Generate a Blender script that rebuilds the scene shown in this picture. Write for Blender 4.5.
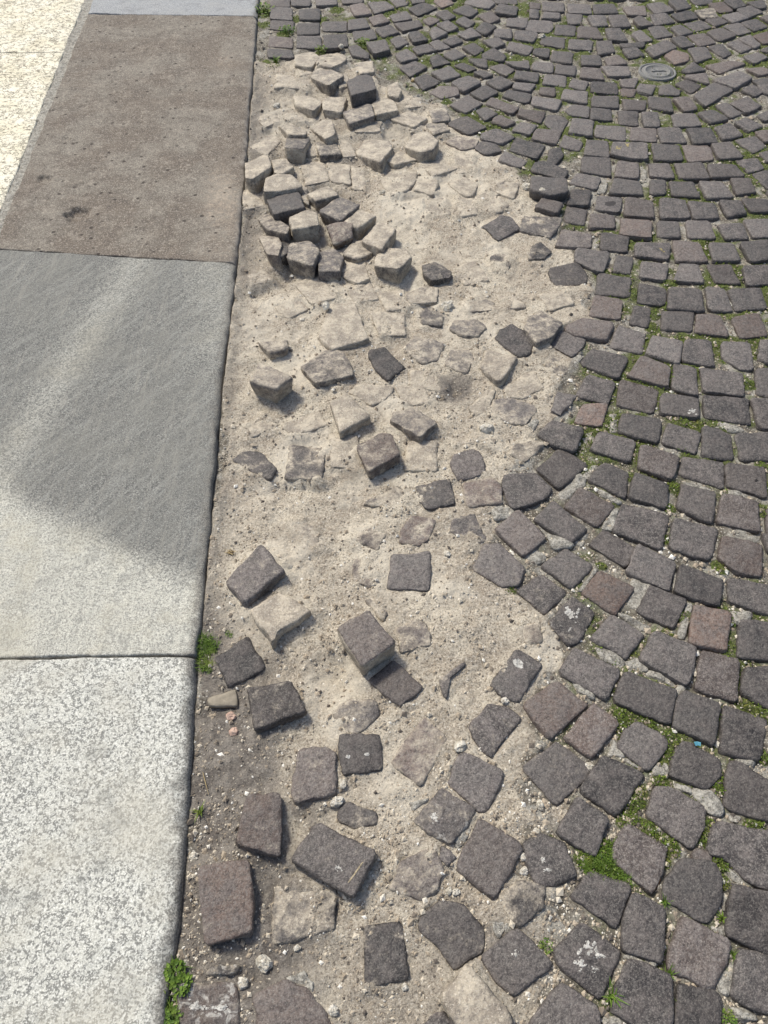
import bpy, math, random
import numpy as np
from mathutils import Vector, noise as mnoise

for o in list(bpy.data.objects):
    bpy.data.objects.remove(o, do_unlink=True)
scene = bpy.context.scene
col = scene.collection
rng = random.Random(7)

# ------------------------------------------------------------------ camera
W, H, FPX = 768, 1024, 745.0
CAM_H, PITCH = 1.5, math.radians(54.0)
cam_data = bpy.data.cameras.new("camera")
cam = bpy.data.objects.new("camera", cam_data)
col.objects.link(cam)
cam.location = (0, 0, CAM_H)
cam.rotation_euler = (math.pi / 2 - PITCH, 0, 0)
cam_data.sensor_fit = 'VERTICAL'
cam_data.sensor_height = 24.0
cam_data.lens = 24.0 * FPX / H
cam_data.clip_start = 0.05
cam_data.clip_end = 400
scene.camera = cam

# ------------------------------------------------------------------ daylight
SUN_DIR = Vector((-0.62, 0.62, 1.30)).normalized()
world = bpy.data.worlds.new("World")
scene.world = world
world.use_nodes = True
wn = world.node_tree.nodes
sky = wn.new('ShaderNodeTexSky')
sky.sky_type = 'NISHITA'
sky.sun_disc = False
sky.sun_elevation = math.asin(SUN_DIR.z)
sky.sun_rotation = math.atan2(SUN_DIR.x, SUN_DIR.y)
sky.air_density = 1.0
sky.dust_density = 3.0
sky.ozone_density = 0.6
world.node_tree.links.new(sky.outputs[0], wn['Background'].inputs[0])
wn['Background'].inputs[1].default_value = 0.105
sun_data = bpy.data.lights.new("sun", 'SUN')
sun_data.energy = 2.6
sun_data.angle = math.radians(9.0)
sun_data.color = (1.0, 0.965, 0.86)
sun = bpy.data.objects.new("sun", sun_data)
col.objects.link(sun)
sun.rotation_euler = SUN_DIR.to_track_quat('Z', 'Y').to_euler()
sun.location = (-2, 2, 5)
scene.view_settings.view_transform = 'Standard'
scene.view_settings.look = 'None'
scene.view_settings.gamma = 1
scene.view_settings.use_curve_mapping = False
scene.view_settings.exposure = 0.53

# ------------------------------------------------------------------ pixel -> point on the ground
SP, CP = math.sin(PITCH), math.cos(PITCH)

def ray(px, py):
    u = (px - W / 2) / FPX
    v = (H / 2 - py) / FPX
    return Vector((u, CP + v * SP, -SP + v * CP))

def at(px, py, z=0.0):
    d = ray(px, py)
    t = (z - CAM_H) / d.z
    return Vector((d.x * t, d.y * t, z))

def to_px(p):
    y, z = p[1], p[2] - CAM_H
    depth = y * CP - z * SP
    up = y * SP + z * CP
    return (W / 2 + FPX * p[0] / depth, H / 2 - FPX * up / depth)

# ------------------------------------------------------------------ small numpy noise
_lat = np.random.RandomState(11).rand(256, 256)

def vnoise(x, y, f, seed=0):
    x = np.asarray(x) * f + seed * 17.31
    y = np.asarray(y) * f + seed * 9.77
    xi, yi = np.floor(x).astype(int), np.floor(y).astype(int)
    fx, fy = x - xi, y - yi
    fx = fx * fx * fx * (fx * (fx * 6 - 15) + 10)
    fy = fy * fy * fy * (fy * (fy * 6 - 15) + 10)
    a = _lat[xi & 255, yi & 255]; b = _lat[(xi + 1) & 255, yi & 255]
    c = _lat[xi & 255, (yi + 1) & 255]; d = _lat[(xi + 1) & 255, (yi + 1) & 255]
    return (a * (1 - fx) + b * fx) * (1 - fy) + (c * (1 - fx) + d * fx) * fy - 0.5

def fbm(x, y, f, octs=4, seed=0, gain=0.5):
    r, a = 0, 1.0
    for k in range(octs):
        r = r + a * vnoise(x, y, f, seed + k)
        f *= 2.03; a *= gain
    return r

def sstep(a, b, x):
    t = np.clip((x - a) / (b - a), 0, 1)
    return t * t * (3 - 2 * t)

def poly_sdf(px, py, poly):
    """signed distance (negative inside) of points to a polygon given as (n,2)"""
    n = len(poly)
    d2 = np.full(np.shape(px), 1e9)
    inside = np.zeros(np.shape(px), bool)
    for i in range(n):
        ax, ay = poly[i]; bx, by = poly[(i + 1) % n]
        ex, ey = bx - ax, by - ay
        wx, wy = px - ax, py - ay
        t = np.clip((wx * ex + wy * ey) / (ex * ex + ey * ey + 1e-12), 0, 1)
        d2 = np.minimum(d2, (wx - ex * t) ** 2 + (wy - ey * t) ** 2)
        cond = (ay > py) != (by > py)
        with np.errstate(divide='ignore', invalid='ignore'):
            xx = ex * (py - ay) / (ey if ey != 0 else 1e-12) + ax
        inside ^= cond & (px < xx)
    d = np.sqrt(d2)
    return np.where(inside, -d, d)

# ------------------------------------------------------------------ materials
class Mat:
    def __init__(self, name, rough=0.85):
        self.m = bpy.data.materials.new(name)
        self.m.use_nodes = True
        self.t = self.m.node_tree
        self.b = self.t.nodes['Principled BSDF']
        self.b.inputs['Roughness'].default_value = rough
        self.b.inputs['Specular IOR Level'].default_value = 0.25
        g = self.t.nodes.new('ShaderNodeNewGeometry')
        self.pos = g.outputs['Position']; self.nrm = g.outputs['True Normal']; self.isl = g.outputs['Random Per Island']
        oi = self.t.nodes.new('ShaderNodeObjectInfo')
        self.orand = oi.outputs['Random']
    def link(self, a, b): self.t.links.new(a, b)
    def put(self, sock, v):
        if hasattr(v, 'node'): self.link(v, sock)
        else: sock.default_value = v
    def noise(self, scale, detail=4, rough=0.55, vec=None, dist=0.0):
        n = self.t.nodes.new('ShaderNodeTexNoise')
        self.put(n.inputs['Vector'], vec or self.pos)
        n.inputs['Scale'].default_value = scale; n.inputs['Detail'].default_value = detail
        n.inputs['Roughness'].default_value = rough; n.inputs['Distortion'].default_value = dist
        return n.outputs['Fac']
    def voro(self, scale, feature='F1', out='Distance', vec=None, rand=1.0):
        n = self.t.nodes.new('ShaderNodeTexVoronoi')
        n.feature = feature
        self.put(n.inputs['Vector'], vec or self.pos)
        n.inputs['Scale'].default_value = scale; n.inputs['Randomness'].default_value = rand
        return n.outputs[out]
    def scaled(self, s):
        n = self.t.nodes.new('ShaderNodeVectorMath'); n.operation = 'MULTIPLY'
        self.link(self.pos, n.inputs[0]); n.inputs[1].default_value = s
        return n.outputs[0]
    def ramp(self, fac, *stops):
        n = self.t.nodes.new('ShaderNodeMapRange'); n.interpolation_type = 'SMOOTHSTEP'
        self.put(n.inputs[0], fac)
        n.inputs[1].default_value, n.inputs[2].default_value = stops[0], stops[1]
        n.inputs[3].default_value, n.inputs[4].default_value = (stops[2], stops[3]) if len(stops) > 2 else (0, 1)
        return n.outputs[0]
    def math(self, op, a, b=0.0):
        n = self.t.nodes.new('ShaderNodeMath'); n.operation = op
        self.put(n.inputs[0], a); self.put(n.inputs[1], b)
        return n.outputs[0]
    def mix(self, fac, a, b, mode='MIX'):
        n = self.t.nodes.new('ShaderNodeMix'); n.data_type = 'RGBA'; n.blend_type = mode
        self.put(n.inputs[0], fac)
        for s, v in ((n.inputs[6], a), (n.inputs[7], b)):
            self.put(s, v if hasattr(v, 'node') else (*v, 1.0))
        return n.outputs[2]
    def attr(self, name, typ='GEOMETRY'):
        n = self.t.nodes.new('ShaderNodeAttribute'); n.attribute_type = typ; n.attribute_name = name
        return n.outputs['Fac']
    def upness(self):
        s = self.t.nodes.new('ShaderNodeSeparateXYZ'); self.link(self.nrm, s.inputs[0])
        return s.outputs[2]
    def bump(self, h, strength, dist, prev=None):
        n = self.t.nodes.new('ShaderNodeBump')
        n.inputs['Strength'].default_value = strength; n.inputs['Distance'].default_value = dist
        self.link(h, n.inputs['Height'])
        if prev is not None: self.link(prev, n.inputs['Normal'])
        self.link(n.outputs[0], self.b.inputs['Normal'])
        return n.outputs[0]
    def color(self, c): self.put(self.b.inputs['Base Color'], c if hasattr(c, 'node') else (*c, 1.0))

def S(r, g, b):
    f = lambda c: ((c / 255 + 0.055) / 1.055) ** 2.4 if c > 10 else c / 255 / 12.92
    return (f(r), f(g), f(b))

SAND = S(184, 170, 149); SAND_D = S(150, 138, 122); SAND_L = S(214, 204, 186)

def cobble_material(name, single):
    M = Mat(name, 0.72)
    dust = M.attr('dust'); tone = M.attr('tone'); stain = M.attr('stain')
    n1 = M.noise(26, 5, 0.62); n2 = M.noise(120, 4, 0.68); n3 = M.noise(300, 3, 0.75)
    dark = M.mix(M.orand if single else M.isl, S(46, 42, 42), S(92, 87, 85))
    dark = M.mix(M.ramp(tone, 0.0, 1.0), dark, S(114, 94, 84))          # brown stones
    dark = M.mix(M.ramp(n1, 0.42, 0.62, 0.0, 0.66), dark, S(106, 99, 97))
    dark = M.mix(M.ramp(n2, 0.50, 0.62, 0.0, 0.50), dark, S(44, 40, 39))
    dark = M.mix(M.ramp(n2, 0.47, 0.36, 0.0, 0.50), dark, S(122, 117, 113))
    dark = M.mix(M.ramp(M.voro(210), 0.30, 0.14, 0.0, 0.32), dark, S(150, 144, 138))   # pale mineral grains
    dark = M.mix(M.ramp(n3, 0.52, 0.64, 0.0, 0.42), dark, S(54, 50, 50))
    dark = M.mix(M.ramp(n3, 0.46, 0.37, 0.0, 0.5), dark, S(138, 132, 127))
    scr = M.noise(30, 6, 0.75, dist=1.0)
    dark = M.mix(M.ramp(M.math('ABSOLUTE', M.math('SUBTRACT', scr, 0.5)), 0.018, 0.0, 0.0, 0.30), dark, S(156, 150, 143))
    rnd = M.orand if single else M.isl
    v = M.math('ADD', 0.66, M.math('MULTIPLY', M.math('FRACT', M.math('MULTIPLY', rnd, 7.31)), 0.52))
    cv = M.t.nodes.new('ShaderNodeCombineColor')
    for k in range(3): M.link(v, cv.inputs[k])
    dark = M.mix(1.0, dark, cv.outputs[0], 'MULTIPLY')
    dark = M.mix(1.0, dark, (1.0, 0.99, 0.965), 'MULTIPLY')
    # dust lies on the upward faces and in the hollows of the stone
    dn = M.math('ADD', M.math('MULTIPLY', M.noise(34, 6, 0.65, dist=0.4), 0.75), M.math('MULTIPLY', M.noise(190, 3, 0.7), 0.35))
    thr = M.math('SUBTRACT', 0.96, M.math('MULTIPLY', dust, 0.74))
    dd = M.math('SUBTRACT', dn, thr)
    dfac = M.ramp(dd, -0.08, 0.20, 0.0, 0.90)
    sandc = M.mix(M.ramp(n1, 0.36, 0.64), S(138, 128, 114), S(186, 175, 156))
    sandc = M.mix(M.ramp(n3, 0.52, 0.66, 0.0, 0.65), sandc, S(218, 208, 192))
    sandc = M.mix(M.ramp(n2, 0.50, 0.64, 0.0, 0.55), sandc, S(118, 108, 97))
    c = M.mix(dfac, dark, sandc)
    sfac = M.math('MULTIPLY', M.ramp(M.math('ADD', M.noise(48, 5, 0.7, dist=0.8), M.math('MULTIPLY', stain, 0.34)), 0.76, 0.92), M.ramp(stain, 0.0, 0.1, 0.0, 0.72))
    c = M.mix(sfac, c, S(184, 180, 172))
    M.color(c)
    M.link(M.ramp(n1, 0.3, 0.7, 0.55, 0.78), M.b.inputs['Roughness'])
    M.b.inputs['Specular IOR Level'].default_value = 0.5
    b = M.bump(n1, 0.8, 0.008)
    b = M.bump(n2, 0.9, 0.0036, b)
    M.bump(n3, 0.7, 0.0016, b)
    return M.m

M_COB = cobble_material("basalt_cobble", True)
M_COBG = cobble_material("basalt_cobble_field", False)

def ground_material():
    M = Mat("sand_and_grit", 0.95)
    sand = M.attr('sand'); grey = M.attr('grey'); moss = M.attr('moss')
    big = M.noise(7, 4, 0.6); mid = M.noise(38, 5, 0.68); fine = M.noise(210, 4, 0.78); grit = M.noise(900, 2, 0.7)
    c = M.mix(M.ramp(big, 0.35, 0.65), S(168, 157, 141), S(196, 186, 168))
    c = M.mix(M.ramp(mid, 0.50, 0.68, 0.0, 0.65), c, S(140, 128, 113))
    c = M.mix(M.ramp(fine, 0.52, 0.63, 0.0, 0.9), c, S(108, 100, 90))
    c = M.mix(M.ramp(fine, 0.47, 0.35, 0.0, 0.8), c, S(224, 215, 199))
    c = M.mix(M.ramp(M.noise(3.2, 4, 0.65, dist=0.5), 0.48, 0.62, 0.0, 0.65), c, S(210, 201, 184))
    c = M.mix(M.ramp(M.noise(5.5, 5, 0.7), 0.54, 0.68, 0.0, 0.6), c, S(138, 129, 117))
    g = M.mix(M.ramp(mid, 0.35, 0.65), S(102, 96, 90), S(140, 133, 124))
    g = M.mix(M.ramp(fine, 0.52, 0.70, 0.0, 0.85), g, S(70, 66, 63))
    g = M.mix(M.ramp(fine, 0.44, 0.30, 0.0, 0.8), g, S(182, 174, 162))
    c = M.mix(M.ramp(M.math('ADD', grey, M.math('MULTIPLY', mid, 0.7)), 0.40, 1.05), c, g)
    # joints of the laid paving: soil, grit and crumbled mortar
    j = M.mix(M.ramp(mid, 0.38, 0.66), S(104, 98, 88), S(150, 144, 133))
    j = M.mix(M.ramp(M.noise(15, 3, 0.6), 0.50, 0.60, 0.0, 0.85), j, S(164, 160, 151))
    j = M.mix(M.ramp(fine, 0.52, 0.68, 0.0, 0.9), j, S(56, 51, 46))
    j = M.mix(M.ramp(M.voro(170), 0.34, 0.2, 0.0, 0.85), j, S(196, 189, 176))
    j = M.mix(M.math('MULTIPLY', M.ramp(M.math('ADD', moss, M.math('MULTIPLY', mid, 0.8)), 0.42, 0.95), 0.9), j, M.mix(M.ramp(fine, 0.4, 0.6), S(98, 110, 46), S(54, 62, 26)))
    c = M.mix(M.ramp(M.math('ADD', sand, M.math('MULTIPLY', M.math('SUBTRACT', mid, 0.5), 0.6)), 0.35, 0.65), j, c)
    M.color(c)
    b = M.bump(mid, 0.7, 0.008)
    b = M.bump(fine, 1.0, 0.0050, b)
    M.bump(grit, 0.6, 0.0012, b)
    return M.m

def granite_material(name, base, lo, hi, scale, speck, dirt, bump=0.7, tool=0.0):
    M = Mat(name, 0.8)
    st = M.attr('stain'); ed = M.attr('edge')  # 'stain' is here the slab's mask for the darker grey c2
    f = M.noise(scale, 3, 0.60); g = M.noise(scale * 2.1, 3, 0.66); big = M.noise(5, 5, 0.6)
    fine = M.noise(480, 3, 0.75)
    c = M.mix(M.ramp(f, 0.47, 0.56, 0.0, speck), base, lo)
    c = M.mix(M.ramp(g, 0.49, 0.39, 0.0, 0.85), c, hi)
    c = M.mix(M.ramp(g, 0.54, 0.64, 0.0, 0.55), c, lo)
    c = M.mix(M.ramp(fine, 0.53, 0.66, 0.0, 0.5), c, lo)
    c = M.mix(M.ramp(big, 0.45, 0.66, 0.0, 0.5), c, dirt)
    c = M.mix(M.ramp(M.noise(16, 6, 0.72), 0.52, 0.66, 0.0, 0.45), c, lo)
    rot = M.t.nodes.new('ShaderNodeMapping'); rot.inputs['Rotation'].default_value = (0, 0, math.radians(-52))
    sq = M.t.nodes.new('ShaderNodeVectorMath'); sq.operation = 'MULTIPLY'; sq.inputs[1].default_value = (0.28, 2.2, 1); M.link(rot.outputs[0], sq.inputs[0])
    M.link(M.pos, rot.inputs['Vector'])
    streak = M.noise(34, 5, 0.7, vec=sq.outputs[0]); along = M.noise(30, 5, 0.7, vec=M.scaled((2.4, 0.22, 1)))
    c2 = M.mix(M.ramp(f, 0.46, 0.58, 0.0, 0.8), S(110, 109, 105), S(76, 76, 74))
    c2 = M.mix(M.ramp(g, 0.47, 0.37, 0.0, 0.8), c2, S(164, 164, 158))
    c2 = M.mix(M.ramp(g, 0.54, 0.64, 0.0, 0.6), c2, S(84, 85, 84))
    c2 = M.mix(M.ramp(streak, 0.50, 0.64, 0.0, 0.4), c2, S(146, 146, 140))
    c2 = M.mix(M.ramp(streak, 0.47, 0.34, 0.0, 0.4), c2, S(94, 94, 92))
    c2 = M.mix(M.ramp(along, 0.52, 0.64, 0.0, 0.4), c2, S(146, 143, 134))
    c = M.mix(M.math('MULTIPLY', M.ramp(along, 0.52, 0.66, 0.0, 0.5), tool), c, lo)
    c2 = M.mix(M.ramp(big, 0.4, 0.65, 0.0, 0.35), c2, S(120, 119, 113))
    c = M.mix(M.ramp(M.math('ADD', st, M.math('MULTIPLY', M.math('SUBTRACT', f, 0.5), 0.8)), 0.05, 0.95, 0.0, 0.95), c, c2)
    e = M.math('ADD', ed, M.math('MULTIPLY', M.math('SUBTRACT', M.noise(40, 5, 0.75), 0.5), 1.7))
    c = M.mix(M.ramp(e, 0.35, 0.95, 0.0, 0.88), c, M.mix(M.ramp(g, 0.4, 0.6), S(136, 132, 124), S(90, 88, 84)))
    M.color(c)
    b = M.bump(M.noise(45, 5, 0.65), 0.5 * bump, 0.006)
    b = M.bump(g, 0.7 * bump, 0.0022, b)
    M.bump(fine, 0.4, 0.001, b)
    return M.m

def brown_slab_material():
    M = Mat("worn_brown_stone", 0.8)
    st = M.attr('stain'); ed = M.attr('edge')
    big = M.noise(4.5, 5, 0.6); mid = M.noise(62, 5, 0.72); fine = M.noise(200, 3, 0.75)
    wide = M.noise(14, 6, 0.7)
    c = M.mix(M.ramp(big, 0.40, 0.60), S(102, 93, 83), S(122, 116, 106))
    c = M.mix(M.ramp(wide, 0.48, 0.62, 0.0, 0.5), c, S(88, 81, 74))
    c = M.mix(M.ramp(wide, 0.46, 0.34, 0.0, 0.4), c, S(150, 142, 130))
    c = M.mix(M.ramp(mid, 0.52, 0.60, 0.0, 0.55), c, S(86, 79, 73))
    c = M.mix(M.ramp(mid, 0.46, 0.36, 0.0, 0.5), c, S(152, 144, 133))
    c = M.mix(M.ramp(fine, 0.52, 0.62, 0.0, 0.65), c, S(82, 75, 70))
    c = M.mix(M.ramp(fine, 0.47, 0.38, 0.0, 0.6), c, S(168, 159, 147))
    c = M.mix(M.ramp(M.math('ADD', st, M.math('MULTIPLY', M.math('SUBTRACT', mid, 0.5), 1.2)), 0.35, 1.0, 0.0, 0.85), c, S(180, 166, 148))
    pit = M.math('MULTIPLY', M.ramp(M.voro(26), 0.21, 0.12), M.ramp(M.noise(9, 2), 0.47, 0.56))
    c = M.mix(M.math('MULTIPLY', pit, 0.85), c, S(58, 51, 46))
    e = M.math('ADD', ed, M.math('MULTIPLY', M.math('SUBTRACT', M.noise(26, 4, 0.7), 0.5), 1.2))
    c = M.mix(M.ramp(e, 0.5, 1.1, 0.0, 0.7), c, S(140, 134, 126))
    M.color(c)
    b = M.bump(M.math('SUBTRACT', mid, M.math('MULTIPLY', pit, 1.2)), 0.5, 0.007)
    M.bump(fine, 0.5, 0.0018, b)
    return M.m

def limestone_material():
    M = Mat("cream_limestone", 0.75)
    n = M.noise(60, 5, 0.7, dist=0.6); big = M.noise(9, 4, 0.6)
    vein = M.ramp(M.math('ABSOLUTE', M.math('SUBTRACT', M.noise(34, 4, 0.6, dist=1.2), 0.5)), 0.045, 0.01)
    c = M.mix(M.ramp(big, 0.3, 0.7), S(214, 206, 182), S(226, 220, 202))
    c = M.mix(M.math('MULTIPLY', vein, M.ramp(M.noise(40, 3), 0.38, 0.52, 0.0, 0.95)), c, S(112, 106, 92))
    c = M.mix(M.ramp(n, 0.55, 0.62, 0.0, 0.9), c, S(128, 121, 106))
    c = M.mix(M.ramp(M.noise(230, 3, 0.7), 0.54, 0.66, 0.0, 0.6), c, S(160, 152, 132))
    M.color(c)
    M.bump(M.math('SUBTRACT', n, vein), 0.4, 0.004)
    return M.m

def plain(name, c1, c2, scale=60, rough=0.8, bd=0.002, island=0.0):
    M = Mat(name, rough)
    c = M.mix(M.ramp(M.noise(scale, 4, 0.65), 0.3, 0.7), c1, c2)
    if island: c = M.mix(M.math('MULTIPLY', M.isl, island), c, tuple(min(1, 1.9 * k) for k in c1))
    M.color(c)
    M.bump(M.noise(scale * 4, 4, 0.7), 0.6, bd)
    return M

M_GROUND = ground_material()
M_SPECK = granite_material("speckled_white_granite", S(188, 187, 178), S(112, 112, 108), S(218, 217, 209), 135, 0.88, S(172, 167, 153))
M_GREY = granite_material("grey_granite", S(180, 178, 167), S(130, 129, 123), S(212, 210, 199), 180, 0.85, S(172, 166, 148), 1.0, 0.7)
M_FAR = granite_material("pale_grey_granite", S(148, 150, 151), S(112, 113, 115), S(186, 187, 187), 190, 0.7, S(150, 150, 148))
M_BROWN = brown_slab_material()
M_LIME = limestone_material()
def rough_mineral(name, a, b, c):
    M = Mat(name, 0.92)
    n = M.noise(70, 5, 0.7); f = M.noise(230, 3, 0.75)
    k = M.mix(M.ramp(n, 0.38, 0.62), a, b)
    k = M.mix(M.ramp(f, 0.52, 0.62, 0.0, 0.7), k, c)
    k = M.mix(M.ramp(f, 0.46, 0.36, 0.0, 0.5), k, tuple(min(.85, 1.35 * q) for q in b))
    M.color(k)
    M.bump(f, 0.9, 0.003, M.bump(n, 0.9, 0.008))
    return M.m
M_MORTAR = rough_mineral("old_grey_mortar", S(128, 124, 116), S(172, 168, 158), S(92, 88, 82))
M_PEBBLE = rough_mineral("pale_pebble", S(178, 170, 154), S(212, 206, 194), S(146, 138, 124))
M_PINK = plain("pink_pebble", S(176, 146, 130), S(190, 166, 150), 120).m
M_IRON = plain("worn_iron", S(104, 103, 101), S(128, 127, 124), 160, 0.7, 0.001).m

def gravel_material():
    M = Mat("mixed_grit", 0.9)
    r = M.isl
    c = M.mix(M.ramp(r, 0.0, 0.30), S(86, 80, 75), S(160, 147, 129))
    c = M.mix(M.ramp(r, 0.45, 0.75), c, S(196, 186, 168))
    c = M.mix(M.ramp(r, 0.85, 0.97), c, S(228, 224, 214))
    c = M.mix(M.ramp(M.noise(400, 3), 0.45, 0.7, 0.0, 0.4), c, S(128, 118, 106))
    M.color(c)
    return M.m

def leaf_material(name, a, b, d):
    M = Mat(name, 0.6)
    c = M.mix(M.isl, a, b)
    c = M.mix(M.ramp(M.noise(18, 3), 0.5, 0.7, 0.0, 0.8), c, d)
    M.color(c)
    M.b.inputs['Subsurface Weight'].default_value = 0.0
    return M.m

M_GRAVEL = gravel_material()
M_MOSS = leaf_material("moss_green", S(60, 82, 26), S(108, 126, 44), S(122, 118, 58))
M_LEAF = leaf_material("weed_green", S(58, 82, 30), S(104, 128, 48), S(122, 132, 62))
M_DRY = leaf_material("dry_straw", S(160, 138, 96), S(190, 170, 120), S(170, 150, 110))

# ------------------------------------------------------------------ outlines read off the photograph (each becomes a stone at its own place)
TILE = {'A': (576, 832, 4), 'B': (470, 832, 4), 'C': (576, 680, 4), 'D': (470, 680, 4), 'E': (576, 540, 4), 'F': (470, 540, 4),
        'G': (576, 400, 4), 'H': (470, 400, 4), 'I': (576, 270, 4), 'J': (470, 270, 4), 'K': (608, 160, 4.8), 'L': (500, 160, 4.8),
        'M': (530, 60, 6), 'N': (430, 60, 6), 'O': (640, 60, 6), 'P': (640, 0, 6), 'Q': (530, 0, 6), 'R': (430, 0, 6), 'S': (340, 0, 6),
        'T': (250, 0, 6), 'a': (240, 40, 6), 'b': (340, 40, 6), 'c': (236, 150, 6), 'd': (350, 150, 6), 'e': (450, 130, 6),
        'f': (230, 260, 6), 'g': (340, 260, 6), 'h': (450, 240, 6), 'i': (220, 370, 6), 'j': (330, 370, 6), 'k': (440, 350, 6),
        'l': (200, 480, 6), 'm': (320, 460, 6), 'n': (430, 460, 6), 'o': (190, 590, 6), 'p': (310, 580, 6), 'q': (420, 580, 6),
        'r': (180, 690, 6), 's': (280, 690, 6), 't': (390, 690, 6), 'u': (150, 780, 6), 'v': (270, 780, 6), 'w': (380, 780, 6),
        'x': (150, 896, 6), 'y': (250, 896, 6), 'z': (350, 896, 6), 'ab': (440, 896, 6), 'px': (0, 0, 1)}

def outline(tile, text):
    ox, oy, s = TILE[tile]
    return [(ox + float(a) / s, oy + float(b) / s) for a, b in (p.split(',') for p in text.split())]

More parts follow.
